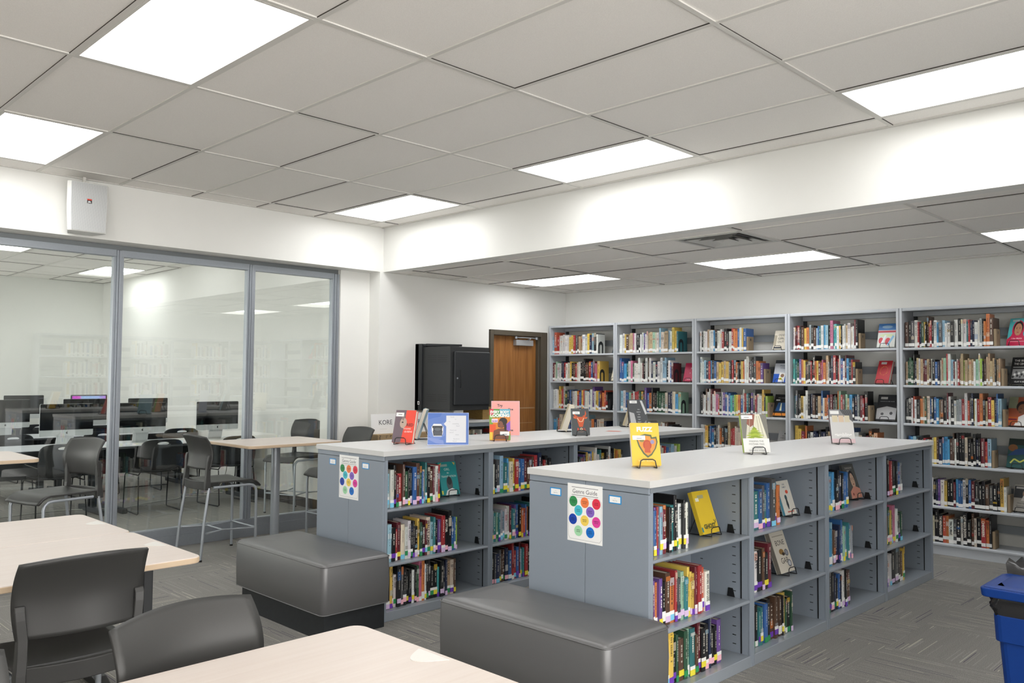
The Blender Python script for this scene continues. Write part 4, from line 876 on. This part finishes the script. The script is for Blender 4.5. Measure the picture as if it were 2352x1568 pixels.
# ------------------------------------------------------------------ tables
def table(label, x0, x1, y0, y1, side=1, bar=False):
    cx, cy = (x0+x1)/2, (y0+y1)/2; hx, hy = (x1-x0)/2, (y1-y0)/2
    t = thing('bar_table' if bar else 'table', label, 'table', (cx, cy, 0), 0, 'tall maple tables' if bar else 'maple work tables')
    z = .92 if bar else .74
    MB().prism(rrect(-hx, hx, -hy, hy, .045, 6), z-.028, z, 'z').build('tabletop', [M_maple], t, .004)
    o = t.children[0] if t.children else None
    MB().prism(rrect(-hx-.0015, hx+.0015, -hy-.0015, hy+.0015, .046, 6), z-.026, z-.003, 'z').build('edge_band', M_edge, t, .003)
    if bar:
        MB().cyl(0, 0, .012, z-.03, .038, 24).build('pedestal', M_tube, t)
        MB().cyl(0, 0, 0, .006, .30, 40).cyl(0, 0, .006, .02, .30, 40, .05).build('base_disc', M_tube, t)
        MB().box(-.2, .2, -.03, .03, z-.045, z-.029).box(-.03, .03, -.2, .2, z-.045, z-.029).build('mounting_plate', M_black, t)
    else:
        for s in (-1, 1):
            lx = s*(hx-.09)
            MB().prism([(lx-.02, -.05), (lx+.02, -.05), (lx+.03, 0), (lx+.02, .05), (lx-.02, .05), (lx-.03, 0)], .045, z-.03, 'z').build('leg', M_black, t, .004)
            MB().prism([(-hy+.04, .0), (hy-.04, .0), (hy-.04, .022), (hy-.10, .045), (.05, .062), (-.05, .062), (-hy+.10, .045), (-hy+.04, .022)], lx-.03, lx+.03, 'x').build('foot', M_bplast, t, .008, 3)
        MB().box(-hx+.1, hx-.1, -.02, .02, z-.10, z-.03).build('beam', M_black, t)
        n = 16
        m = MB(); px = hx-.018
        m.prism([(px-.075*math.sin(PI*i/n)*1.0, -.065+.13*i/n) for i in range(n+1)][::-1] , z, z+.0012, 'z'); m.build('inlay', M_pale, t)
    return t
table('maple work table nearest the glass at the left, behind another', .08, 1.602, 4.165, 4.862)
table('maple work table at the left with the armless chair tucked under it', .08, 1.602, 3.40, 4.158)
table('maple work table in the immediate foreground at the bottom edge', -.02, 1.518, 1.395, 2.155)
table('tall maple table with a round base standing at the glass partition', 3.36, 4.26, 6.33, 7.08, bar=True)
table('tall maple table cut by the left edge of the photo', .90, 1.81, 6.33, 7.08, bar=True)

# ------------------------------------------------------------------ shell chairs and counter stools (sitter looks along +y)
def seat_chair(label, cat_name, sh, loc, rot, group, stool):
    t = thing('counter_stool' if stool else 'side_chair', label, 'stool' if stool else 'chair', loc, rot, group)
    def seat(u, v):
        x = (v-.5)*2; y = -.215+.445*u
        w = .215+.01*math.sin(PI*u)
        z = sh-.012*(1-x*x)*math.sin(PI*min(1, u*1.15))
        if u > .80: z -= .055*((u-.80)/.20)**2; 
        z += .006*x*x
        return (x*w, y, z)
    MB().shell(seat, 22, 14, .012).build('seat', M_plast, t)
    H0, H1 = sh+.115, sh+.385
    def back(u, v):
        x = (v-.5)*2; z = H0+(H1-H0)*u
        w = .196+.028*math.sin(PI*min(1, u*.62+.2))
        if u > .6: w += .008*((u-.6)/.4)
        yc = -.222-.008*u-.05*max(0, u-.45)**2*2.2+.022*math.sin(PI*u)
        y = yc-.045*(1-x*x)+.01
        zt = z+(.016*(1-x*x) if u > .5 else 0)*((u-.5)*2)
        return (x*w, y, zt)
    MB().shell(back, 18, 16, .010).build('backrest', M_plast, t)
    fr = MB()
    def strip(side):
        P = []
        for z, w, y, d in ((sh-.045, .219, -.232, .05), (sh, .218, -.230, .048), (sh+.05, .214, -.229, .038), (H0, .212, -.225, .034), (H0+.07, .219, -.222, .030), (H0+.10, .221, -.220, .024), (H0+.118, .220, -.219, .010)):
            P.append([(side*w, y-d*.5, z), (side*w, y+d*.5, z), (side*(w-.034), y+d*.5, z), (side*(w-.034), y-d*.5, z)])
        V = [p for q in P for p in q]; F = []
        for i in range(len(P)-1):
            for j in range(4): F.append((i*4+j, i*4+(j+1) % 4, (i+1)*4+(j+1) % 4, (i+1)*4+j))
        F += [(3, 2, 1, 0), tuple(len(V)-4+j for j in range(4))]
        fr.add(V, F, None, 0, False)
    strip(1); strip(-1)
    def lower(u, v):
        x = (u-.5)*2
        return (x*.205, -.232-.045*(1-x*x)+.012, sh-.045+.068*v)
    fr.shell(lower, 16, 2, -.02)
    fr.build('back_frame', M_plast, t, .004, 2)
    r = .0115; fy, by = .185, -.20
    for s in (-1, 1):
        x = s*.212
        leg = MB().tube([(x, fy+.012, .012), (x, fy+.012, sh-.085), (x, fy+.004, sh-.055), (x, fy-.022, sh-.034), (x*.985, fy-.05, sh-.028), (x*.97, by+.02, sh-.030)], r, 10).build('leg', M_tube, t)
        MB().cyl(x, fy+.012, 0, .014, .014, 12).build('glide', M_bplast, leg)
        spl = -.30 if stool else -.27
        leg = MB().tube([(x, by-.02, sh-.03), (x*1.04, (by+spl)/2-.01, sh*.5), (x*1.07, spl+.02, .09), (x*1.07, spl+.012, .012)], r, 10).build('leg', M_tube, t)
        MB().cyl(x*1.07, spl+.012, 0, .014, .014, 12).build('glide', M_bplast, leg)
    if stool:
        z = .217; a = .212; q7 = .0075
        ys = spl+.055
        f = MB().tube([(-a, fy+.012, z), (a, fy+.012, z)], q7, 8).tube([(-a, fy+.012, z), (-a*.62, -.06, z), (-a*1.05, ys, z)], q7, 8).tube([(a, fy+.012, z), (a*.62, -.06, z), (a*1.05, ys, z)], q7, 8).tube([(-a*.62, -.06, z), (a*.62, -.06, z)], q7, 8)
        f.build('footrest', M_tube, t)
    return t
g1 = 'counter stools along the glass partition'
st = seat_chair('charcoal counter stool left of the tall round-base table, turned right', 's', .61, (3.335, 6.74, 0), R_(-90), g1, True)
dup(st, (2.045, 6.815, 0), R_(104), 'charcoal counter stool at the left, its back to the mullion', g1)
dup(st, (4.47, 6.72, 0), R_(90), 'charcoal counter stool half hidden behind the far bookcase end', g1)
dup(st, (4.87, 8.20, 0), R_(106), 'dark counter stool standing beyond the glass by the side wall', g1)
g2 = 'armless shell chairs at the work tables'
ch = seat_chair('charcoal shell chair seen from behind at the left work table', 'c', .455, (1.09, 3.50, 0), R_(0), g2, False)
dup(ch, (1.085, 2.055, 0), R_(190), 'charcoal shell chair behind the foreground table, its back to the left', g2)
dup(ch, (.36, 2.04, 0), R_(178), 'charcoal shell chair showing only a corner at the lower left edge', g2)

# ------------------------------------------------------------------ computer room
M_desk = mat('desk_white', '#c9ccd2', .35)
def desk(label, x0, x1, y0):
    t = thing('computer_desk', label, 'desk', ((x0+x1)/2, y0+.38, 0), 0, 'computer desks'); hx = (x1-x0)/2
    MB().box(-hx, hx, -.38, .38, .70, .728).build('desktop', M_desk, t, .002)
    MB().box(-hx, hx, -.382, -.378, .697, .722).box(-hx, hx, .378, .382, .697, .722).build('edge_band', M_bplast, t)
    MB().box(-hx+.06, hx-.06, .20, .215, .38, .70).build('modesty_panel', M_black, t)
    for s in (-1, 1):
        x = s*(hx-.10)
        MB().box(x-.025, x+.025, -.06, .0, .06, .70).box(x-.025, x+.025, .05, .09, .06, .70).build('leg', M_black, t)
        MB().box(x-.03, x+.03, -.36, .36, 0, .055).build('foot', M_black, t, .01)
    MB().box(-hx+.2, hx-.2, .12, .22, .60, .69).build('cable_tray', M_black, t)
    return t
M_logo = mat('logo_black', '#101113', .4)
def imac(label, x, y, rot=0, screen=None, group='desktop computers'):
    t = thing('desktop_computer', label, 'computer', (x, y, .728), rot, group)
    w, z0, z1, zc = .262, .115, .452, .178
    def rr(a, b, c, d, r, n=4): return rrect(a, b, c, d, r, n)
    pts = rrect(-w, w, z0, z1, .012, 4)
    MB().prism(pts, .0, .006, 'y').build('screen_glass', M_screen, t)
    MB().prism(rrect(-w-.001, w+.001, z0-.001, z1+.001, .012, 4), .006, .018, 'y').prism(rrect(-w*.7, w*.7, z0+.05, z1-.05, .05, 4), .018, .036, 'y').build('housing', M_chin, t, .002)
    MB().prism([(-w, zc), (-w, z0+.012), (-w+.004, z0+.004), (-w+.012, z0), (w-.012, z0), (w-.004, z0+.004), (w, z0+.012), (w, zc)], -.001, .001, 'y').build('chin', M_chin, t)
    lg = MB(); cz = (zc+z0)/2; R = .011
    out = []
    for i in range(28):
        a = 2*PI*i/28; rr_ = R*(1+.07*math.cos(2*a+PI)); px = rr_*math.cos(a); pz = rr_*math.sin(a)*1.03
        if px > R*.45 and abs(pz-.001) < R*.5: px = R*.98-math.sqrt(max(0, (R*.55)**2-(pz-.001)**2))
        if abs(px) < R*.3 and pz > 0: pz -= R*.14
        if abs(px) < R*.3 and pz < 0: pz += R*.1
        out.append((px, -.0014, cz+pz))
    lg.add(out, [tuple(range(28))]); lg.add([(.0005, -.0014, cz+R*1.1), (.006, -.0014, cz+R*1.25), (.0065, -.0014, cz+R*1.7), (.001, -.0014, cz+R*1.5)], [(0, 1, 2, 3)])
    lg.build('logo', M_logo, t)
    MB().prism([(.02, .19), (.06, .03), (.075, .0), (.085, .0), (.075, .03), (.035, .21)], -.085, .085, 'x').box(-.085, .085, -.09, .085, 0, .006).build('stand', M_chin, t, .003)
    if screen:
        m = MB(); m.add([(-w+.02, -.0006, zc+.012), (w-.02, -.0006, zc+.012), (w-.02, -.0006, z1-.018), (-w+.02, -.0006, z1-.018)], [(0, 1, 2, 3)])
        mm = bpy.data.materials.new('lit_screen'); mm.use_nodes = True; N = mm.node_tree.nodes; N.clear(); L = mm.node_tree.links
        tc = N.new('ShaderNodeTexCoord'); sp = N.new('ShaderNodeSeparateXYZ'); L.new(tc.outputs['Object'], sp.inputs[0])
        cr = N.new('ShaderNodeValToRGB'); mr = N.new('ShaderNodeMapRange'); mr.inputs[1].default_value = -w; mr.inputs[2].default_value = w; L.new(sp.outputs[0], mr.inputs[0]); L.new(mr.outputs[0], cr.inputs[0])
        e = cr.color_ramp.elements; e[0].position = .0; e[0].color = lin('#d04fd8')+(1,); e[1].position = 1; e[1].color = lin('#c56fe0')+(1,)
        for p_, c_ in ((.24, '#e05fd0'), (.30, '#a9c4ee'), (.75, '#a9bdf0')): q = e.new(p_); q.color = lin(c_)+(1,)
        em = N.new('ShaderNodeEmission'); L.new(cr.outputs[0], em.inputs[0]); em.inputs[1].default_value = .85; o = N.new('ShaderNodeOutputMaterial'); L.new(em.outputs[0], o.inputs[0])
        m.build('lit_picture', mm, t)
    return t
for x0, x1 in ((1.66, 3.385), (3.395, 5.12)):
    s = 'left' if x0 < 3 else 'right'
    desk('white-topped computer desk in the front row beyond the glass, %s one' % s, x0, x1, 9.27)
    desk('white-topped computer desk in the middle row beyond the glass, %s one' % s, x0, x1, 11.10)
    desk('white-topped computer desk in the back row beyond the glass, %s one' % s, x0, x1, 13.35)
im = imac('desktop computer front row, left of the thick glass mullion', 2.99, 9.60)
def im_cp(label, x, y, rot=0):
    return dup(im, (x, y, .728), rot, label, 'desktop computers')
im_cp('desktop computer front row, just right of the left mullion', 3.78, 9.60)
im_cp('desktop computer front row, farthest right by the side wall', 4.67, 9.60)
im_cp('desktop computer middle row, at the far left edge', 2.87, 11.42)
im_cp('desktop computer middle row, partly behind the front left one', 3.77, 11.42)
im_cp('desktop computer middle row, rising behind the one right of the mullion', 4.565, 11.42)
im_cp('desktop computer back row, dark one at the left', 3.66, 13.65)
imac('desktop computer back row with a lit purple and blue screen', 4.555, 13.65, 0, True)
def keyboard(label, x, y, mouse_label):
    t = thing('keyboard', label, 'keyboard', (x, y, .728), 0, 'white keyboards')
    MB().prism([(-.057, 0), (.057, 0), (.057, .010), (-.057, .004)], -.14, .14, 'x').build('body', M_white_pl, t)
    k = MB()
    for i in range(5):
        for j in range(14): k.box(-.133+j*.019, -.133+j*.019+.016, -.05+i*.02, -.034+i*.02, .005+.001*i, .0095+.001*i)
    kk = k.build('keys', M_white_pl, t); kk['kind'] = 'stuff'
    m = thing('computer_mouse', mouse_label, 'mouse', (x+.24, y, .728), 0, 'white mice')
    n = 10; V = []; F = []
    for i in range(5):
        a = i/4*PI/2
        for j in range(20): V.append((.03*math.cos(a)*math.cos(2*PI*j/20), .055*math.cos(a)*math.sin(2*PI*j/20), .004+.018*math.sin(a)))
    for i in range(4):
        for j in range(20): F.append((i*20+j, i*20+(j+1) % 20, (i+1)*20+(j+1) % 20, (i+1)*20+j))
    F.append(tuple(range(20))[::-1]); MB().add(V, F, None, 0, True).build('body', M_white_pl, m)
for x, n in ((2.93, 'left'), (3.74, 'middle'), (4.62, 'right')): keyboard('white keyboard in front of the %s computer of the front row' % n, x, 9.37, 'white mouse beside the %s front-row keyboard' % n)
def lab_chair(label, x, y, rot=0, proto=None):
    g = 'black sled-base chairs in the computer room'
    if proto: return dup(proto, (x, y, 0), rot, label, g)
    t = thing('sled_base_chair', label, 'chair', (x, y, 0), rot, g)
    def seat(u, v):
        a = (v-.5)*2; return (a*(.225-.03*(abs(u-.5)*2)**4), -.21+.43*u, .44+.02*(a*a)-.045*max(0, (u-.8)/.2)**2)
    MB().shell(seat, 16, 12, .012).build('seat', M_bplast, t)
    # back ring with an oval handle hole
    m = MB(); n = 48; cz = .755
    def P3(x_, z_): return (x_, -.235-.10*max(0, (z_-.50))-.04*(1-(x_/.24)**2)+.02, z_)
    V = []; K = 6
    for k in range(K+1):
        f = k/K
        for i in range(n):
            a = 2*PI*i/n; c, s = math.cos(a), math.sin(a)
            ix, iz = .062*c, cz+.017*s
            hw = .225; top, bot = .80, .47
            e = 4.5; rr = (abs(c)**e+abs(s)**e)**(-1/e)
            ox = hw*c*rr; oz = (top+bot)/2+(top-bot)/2*s*rr
            V.append(P3(ix*(1-f)+ox*f, iz*(1-f)+oz*f))
    NV = len(V); V += [(a, b-.010, c) for a, b, c in V]; F = []
    for k in range(K):
        for i in range(n):
            j = (i+1) % n; F.append((k*n+i, k*n+j, (k+1)*n+j, (k+1)*n+i)); F.append((NV+k*n+i, NV+(k+1)*n+i, NV+(k+1)*n+j, NV+k*n+j))
    for i in range(n):
        j = (i+1) % n; F.append((i, NV+i, NV+j, j)); F.append((K*n+i, K*n+j, NV+K*n+j, NV+K*n+i))
    m.add(V, F, None, 0, True); m.build('backrest', M_bplast, t)
    for s in (-1, 1):
        x_ = s*.235
        MB().tube([(x_*.82, -.235, .70), (x_*.9, -.225, .46), (x_*.95, -.20, .42), (x_, .16, .42), (x_, .20, .39), (x_, .235, .02), (x_, .225, .008), (x_, -.225, .008), (x_, -.25, .02), (x_*.95, -.20, .41)], .007, 8).build('sled_frame', M_bplast, t)
    MB().tube([(-.235, .21, .25), (.235, .21, .25)], .006, 8).build('cross_bar', M_bplast, t)
    return t
lc = lab_chair('black sled-base chair, front row, behind the left counter stool', 2.80, 9.32)
lab_chair('black sled-base chair, front row, right of the left mullion', 3.80, 9.32, R_(-3), lc)
lab_chair('black sled-base chair, front row, behind the tall table end', 4.66, 9.32, R_(4), lc)
lab_chair('black sled-base chair, middle row, at the far left edge', 2.79, 11.05, 0, lc)
lab_chair('black sled-base chair, middle row, beside the left mullion', 3.74, 11.05, R_(5), lc)
lab_chair('black sled-base chair, middle row, farthest right', 4.78, 11.05, R_(-6), lc)
lab_chair('black sled-base chair, back row, left one', 3.6, 13.05, R_(4), lc)
def cable(label, pts, r=.005):
    # smooth through the points
    P = [Vector(p) for p in pts]; out = []
    for i in range(len(P)-1):
        p0, p1, p2, p3 = P[max(i-1, 0)], P[i], P[i+1], P[min(i+2, len(P)-1)]
        for k in range(8):
            u = k/8; out.append(.5*((2*p1)+(-p0+p2)*u+(2*p0-5*p1+4*p2-p3)*u*u+(-p0+3*p1-3*p2+p3)*u**3))
    out.append(P[-1])
    o = MB().tube(out, r, 8).build('cable', mat('cable_grey', '#b9b7b0', .6)); tag(o, label, 'cable', 'pale cables on the computer room floor')
cable('pale cable trailing across the carpet under the front desks at the left', [(1.8, 9.75, .006), (2.6, 9.9, .006), (3.05, 9.95, .006), (3.5, 9.75, .006), (3.9, 9.72, .006)])
cable('pale cable running under the front desks toward the side wall', [(3.5, 9.6, .006), (3.95, 9.85, .006), (4.35, 9.98, .006), (4.6, 10.25, .006), (4.85, 10.3, .006)])
cable('pale cable coiled on the carpet near the side wall', [(4.45, 9.98, .006), (4.6, 10.15, .006), (4.78, 10.05, .006), (4.62, 9.95, .006), (4.5, 10.1, .012), (4.75, 10.25, .012), (5.0, 10.1, .006)])
cable('pale cable rising in loops to the right front desk', [(4.8, 10.2, .006), (4.92, 10.1, .05), (4.98, 10.0, .25), (4.95, 9.9, .45), (4.9, 9.85, .62)])
cable('pale cable hanging from the front desk beside the left mullion', [(2.55, 9.9, .60), (2.9, 9.78, .46), (3.2, 9.8, .56), (3.35, 9.85, .66)])
sp = thing('sprinkler_head', 'small sprinkler head on the computer room ceiling', 'sprinkler', (2.95, 12.9, ZC-.03)); MB().cyl(0, 0, .02, .03, .03, 16).cyl(0, 0, -.02, .02, .006, 8).cyl(0, 0, -.024, -.02, .014, 12).build('head', M_tube, sp)

# ------------------------------------------------------------------ wall rack, speaker, boxes, small bookcase, bin
def rack():
    t = thing('wall_rack_cabinet', 'black steel wall-mounted equipment cabinet left of the door', 'cabinet', (5.66, 6.49, 1.15))
    MB().box(-.02, .56, .49, .55, -.01, .70).box(-.02, .06, .44, .55, -.01, .70).build('wall_frame', M_black, t, .004)
    MB().box(.0, .36, .40, .55, .672, .692).prism([(.0, .40), (.36, .24), (.36, .22), (.0, .37)], .678, .70, 'z').build('top_arm', M_black, t, .002)
    MB().prism([(.0, .42), (.36, .24), (.36, .22), (.0, .37)], -.012, .0, 'z').build('bottom_arm', M_black, t, .002)
    MB().box(0, .555, 0, .44, .0, .665).build('body', mat('rack_body', '#2c2e2f', .55, noise=.04, nscale=300), t, .003)
    d = MB().box(.04, .545, -.028, -.001, .055, .615).build('door', mat('rack_door', '#26292c', .5, noise=.04, nscale=300), t, .010, 2)
    MB().tube([(.115, -.03, .24), (.115, -.042, .24), (.115, -.042, .42), (.115, -.03, .42)], .0035, 8).build('handle', M_bplast, d)
    MB().cyl(.0, .0, 0, .004, .009, 12).build('lock', M_tube, d, loc=(.075, -.029, .335), rotz=0).rotation_euler = (R_(90), 0, 0)
    for z in (.09, .50):
        m = MB()
        for c in (0, 1):
            for k in range(4): m.box(-.0008, .0, .05+c*.17, .20+c*.17, z+k*.022, z+k*.022+.008)
        m.build('vent_slots', M_bplast, t)
    MB().box(-.0215, -.0201, .47, .50, .05, .085).build('name_sticker', M_paper, t)
    m = MB(); m.box(-.0222, -.0216, .477, .493, .058, .077).build('sticker_mark', M_bplast, t)
rack()
def speaker():
    t = thing('wall_speaker', 'white wall speaker with a perforated grille on the header', 'speaker', (2.235, 6.82, 2.595))
    pf = [(-.152, .03), (-.13, 0), (.13, 0), (.152, .03), (.10, .19), (-.10, .19)]
    b = MB()
    V = []
    for z, k in ((0, .94), (.195, 1.0), (.385, 1.0)):
        V += [(x*k, y, z) for x, y in pf]
    F = [(0, 1, 2, 3, 4, 5)[::-1], (12, 13, 14, 15, 16, 17)]
    for i in range(2):
        for j in range(6): F.append((i*6+j, i*6+(j+1) % 6, (i+1)*6+(j+1) % 6, (i+1)*6+j))
    b.add(V, F).build('cabinet', mat('speaker_white', '#e4e4e0', .5), t, .008, 3)
    gm = bpy.data.materials.new('perforated_grille'); gm.use_nodes = True; N = gm.node_tree.nodes; L = gm.node_tree.links; p = N['Principled BSDF']; p.inputs['Roughness'].default_value = .5
    tc = N.new('ShaderNodeTexCoord'); vo = N.new('ShaderNodeTexVoronoi'); vo.inputs['Scale'].default_value = 260; vo.inputs['Randomness'].default_value = 0; L.new(tc.outputs['Object'], vo.inputs['Vector'])
    cr = N.new('ShaderNodeValToRGB'); cr.color_ramp.elements[0].position = .30; cr.color_ramp.elements[0].color = lin('#8b8f92')+(1,); cr.color_ramp.elements[1].position = .42; cr.color_ramp.elements[1].color = lin('#cfd0ce')+(1,)
    L.new(vo.outputs['Distance'], cr.inputs[0]); L.new(cr.outputs[0], p.inputs['Base Color'])
    V = []
    for z, k in ((.008, .945), (.195, 1.0), (.378, 1.0)): V += [(-.13*k, -.004, z), (.13*k, -.004, z), (.13*k, .001, z), (-.13*k, .001, z)]
    F = [(3, 2, 1, 0), (8, 9, 10, 11)]
    for i in range(2):
        for j in range(4): F.append((i*4+j, i*4+(j+1) % 4, (i+1)*4+(j+1) % 4, (i+1)*4+j))
    g = MB().add(V, F).build('grille', gm, t)
    lg = MB(); lg.box(-.017, .017, -.0062, -.0045, .222, .246, '#1d1f22').box(-.017, .017, -.0062, -.0045, .246, .256, '#d8402c').text('JBL', 0, .227, .013, '#e9e9e9', -.0066, .03)
    lg.build('badge', M_print, g)
    MB().box(-.012, .012, .05, .22, .385, .40).box(-.01, .01, .12, .14, .40, .448).build('bracket', M_grid, t)
speaker()
def boxes():
    for k, (z0, z1, lb) in enumerate(((0, .46, 'brown cardboard box on the floor under another box'), (.4605, .924, 'brown cardboard box with printed sides under the white board'))):
        t = thing('cardboard_box', lb, 'box', (5.46, 6.85, z0), 0, 'stacked cardboard boxes')
        MB().box(-.545, .50, -.15, .15, 0, z1-z0).build('carton', M_card, t, .003)
        if k:
            m = MB()
            for x, s, w in ((-.52, 'Paint', .02), (-.44, 'To', .018), (-.39, 'Pa', .018), (-.34, 'To', .018), (-.30, 'To', .016), (-.24, '1', .022), (.46, 'Paint', .02), (.38, 'To', .018)):
                m.text(s, x, z1-z0-.008, w, '#2e2a26', -.1504, .02, 'l', True)
            m.box(.18, .30, -.1506, -.1501, z1-z0-.045, z1-z0-.012, '#26262a')
            m.build('box_print', M_print, t)
    t = thing('sign_board', 'white board lettered KORE leaning on the cardboard box', 'sign board', (5.42, 6.80, .9245)); t.rotation_euler = (R_(-4), 0, 0)
    MB().box(-.51, .50, 0, .008, 0, .198).build('board', mat('board_white', '#f6f6f5', .6), t)
    MB().text('KORE', -.335, .090, .048, '#3a3c40', -.0006, 0, 'c').text('R', .095, .090, .044, '#3a3c40', -.0006, 0).box(-.41, -.32, -.0005, 0, .046, .0475, '#b9b9bb').box(.05, .26, -.0005, 0, .078, .079, '#c9c9cb').build('lettering', M_print, t)
boxes()
def small_case():
    x0, x1, y0, y1 = 5.99, 6.66, 6.60, 7.0; w = x1-x0; d = y1-y0
    t = thing('small_bookcase', 'low grey bookcase against the wall under the equipment cabinet', 'bookcase', (x0, y0, 0))
    MB().box(-.01, w+.01, -.012, d, 1.008, 1.037).build('top', M_counter, t, .002)
    MB().box(0, w, 0, .018, .965, 1.008).build('top_rail', M_steel, t, .002)
    for a in (0, w-.022): MB().box(a, a+.022, 0, d, 0, 1.008).build('side_panel', M_steel, t, .002)
    MB().box(.022, w-.022, d-.01, d, 0, 1.008).build('back_panel', M_steel, t)
    for z in (.70, .36, .06): MB().box(.022, w-.022, .002, d-.01, z-.02, z).build('shelf', M_steel, t, .002)
    run((x0+.03, y0+.05, .7005), 0, .60, 'ckwetcrnewwcekgBtrwcnkcw', (.16, .20), '', '', 'white', {}, (.12, .16), False, 901)
    run((x0+.03, y0+.05, .3605), 0, .58, 'kwnrtgkwBrnkcwlGekwc', (.2, .24), '', '', 'white', {}, (.12, .16), False, 902)
    g = thing('woven_box', 'gold woven box standing on the small wall bookcase', 'box', (6.43, 6.77, 1.037))
    m = bpy.data.materials.new('gold_weave'); m.use_nodes = True; N = m.node_tree.nodes; L = m.node_tree.links; p = N['Principled BSDF']; p.inputs['Roughness'].default_value = .38; p.inputs['Metallic'].default_value = .45
    tc = N.new('ShaderNodeTexCoord'); wv = N.new('ShaderNodeTexWave'); wv.bands_direction = 'Z'; wv.inputs['Scale'].default_value = 45; wv.inputs['Distortion'].default_value = 7; wv.inputs['Detail Scale'].default_value = 3; L.new(tc.outputs['Object'], wv.inputs['Vector'])
    cr = N.new('ShaderNodeValToRGB'); cr.color_ramp.elements[0].color = lin('#7d6230')+(1,); cr.color_ramp.elements[1].color = lin('#c9a662')+(1,); L.new(wv.outputs['Fac'], cr.inputs[0]); L.new(cr.outputs[0], p.inputs['Base Color'])
    b = N.new('ShaderNodeBump'); b.inputs['Strength'].default_value = .8; b.inputs['Distance'].default_value = .004; L.new(wv.outputs['Fac'], b.inputs['Height']); L.new(b.outputs[0], p.inputs['Normal'])
    MB().box(-.19, .20, -.16, .16, 0, .118).build('body', m, g, .006)
    MB().tube([(x, y, .118) for x, y in rrect(-.191, .201, -.161, .161, .01, 3)], .006, 8, True).build('rim', m, g)
small_case()
def bin_():
    x0, x1, y0, y1 = 3.555, 3.875, .42, .99
    cx, cy = (x0+x1)/2, (y0+y1)/2; hx, hy = (x1-x0)/2, (y1-y0)/2
    t = thing('recycling_bin', 'blue plastic recycling bin with a lid at the right edge', 'bin', (cx, cy, 0))
    t.scale = (1, 1, 1.018)
    def fr(z0, a0, b0, z1, a1, b1, r=.03):
        P0 = rrect(-a0, a0, -b0, b0, r, 4); P1 = rrect(-a1, a1, -b1, b1, r, 4); n = len(P0)
        V = [(x, y, z0) for x, y in P0]+[(x, y, z1) for x, y in P1]
        return V, [(i, (i+1) % n, n+(i+1) % n, n+i) for i in range(n)]+[tuple(range(n))[::-1], tuple(range(n, 2*n))]
    b = MB(); b.add(*fr(0, hx-.075, hy-.085, .50, hx-.045, hy-.05)); b.add(*fr(.50, hx-.035, hy-.04, .60, hx-.030, hy-.035)); b.build('body', M_bin, t, .004)
    L_ = MB(); L_.add(*fr(.665, hx-.004, hy-.004, .70, hx, hy, .02)); L_.add(*fr(.70, hx-.006, hy-.006, .706, hx-.02, hy-.02, .02))
    lid = L_.build('lid', M_bin, t, .006, 3)
    m = MB(); n = 18
    V = []
    for i in range(n+1):
        y = -hy+.05+(2*hy-.10)*i/n; s_ = math.sin(PI*i/n)**.6
        V += [(-hx+.04+.01, y, .706), (-hx*.3, y, .706+.028*s_), (hx*.3, y, .706+.028*s_), (hx-.05, y, .706)]
    F = []
    for i in range(n):
        for j in range(3): F.append((i*4+j, i*4+j+1, (i+1)*4+j+1, (i+1)*4+j))
    m.add(V, F, None, 0, True); m.build('lid_dome', M_bin, lid)
    m = MB(); m.add([(hx*.36+.02*math.cos(2*PI*i/16), .02+.035*math.sin(2*PI*i/16), .7335) for i in range(16)], [tuple(range(16))]); m.build('lid_hole', mat('hole_blue', '#093f86', .5), lid)
    rb = random.Random(5)
    def bag(z0, z1, a, b_, amp, top=False):
        P = rrect(-a, a, -b_, b_, .04, 8); n = len(P); K = 7; V = []
        for k in range(K+1):
            f = k/K
            for i, (x, y) in enumerate(P):
                o = 1+amp*(rb.random()-.45)*(1 if 0 < k < K else .4)+.03*math.sin(PI*f)-.10*(1-f)**2*.6
                V.append((x*o, y*o, z0+(z1-z0)*f+amp*.12*(rb.random()-.5)))
        F = [(k*n+i, k*n+(i+1) % n, (k+1)*n+(i+1) % n, (k+1)*n+i) for k in range(K) for i in range(n)]
        return MB().add(V, F, None, 0, True)
    bag(.585, .672, hx-.028, hy-.03, .07).build('bag_skirt', M_bag, t)
    P = []; m = MB(); nx_, ny_ = 8, 22; V = []; F = []
    for i in range(nx_+1):
        for j in range(ny_+1):
            u, v = i/nx_, j/ny_
            V.append((hx-.03+.10*u+.012*rb.uniform(-1, 1), -hy+.02+(2*hy-.04)*v+.012*rb.uniform(-1, 1), .68+.075*math.sin(PI*u)*(.75+.5*rb.random())))
    for i in range(nx_):
        for j in range(ny_): F.append((i*(ny_+1)+j, (i+1)*(ny_+1)+j, (i+1)*(ny_+1)+j+1, i*(ny_+1)+j+1))
    m.add(V, F, None, 0, True); m.build('bag_fold', M_bag, t)
bin_()
# far sides of the low bookcases carry books too (seen only in the glass)
for k in range(4):
    for z in (.681, .346, .0585):
        run((FX+k*FL+.45+.42, FY+.735-.045, z), PI, .60, 'kbwrgnckBwmtGkwyckkrb', (.2, .24), '', '', 'colour', {}, (.13, .17), False, 700+k*10+int(z*10))
for k in range(4):
    for j, z in enumerate(SH):
        run((5.135+k*1.062-.03, .01, z+.0005), PI, .62, 'wkBwrcwgwbwkwcnwkwyw', (.2, .25), '', '', 'white', {}, (.13, .17), False, 800+k*10+j)

def flush_rest():
    o = REST['c'].build('books', M_cover)
    tag(o, 'remaining books packed on the tall bookcases and shelves along the walls', 'books', None, 'stuff')
    for k, nm, m in (('p', 'page_block', M_print), ('s', 'spine_sticker', M_print), ('t', 'spine_print', M_print)):
        c = REST[k].build(nm, m, o); c['kind'] = 'stuff'
flush_rest()
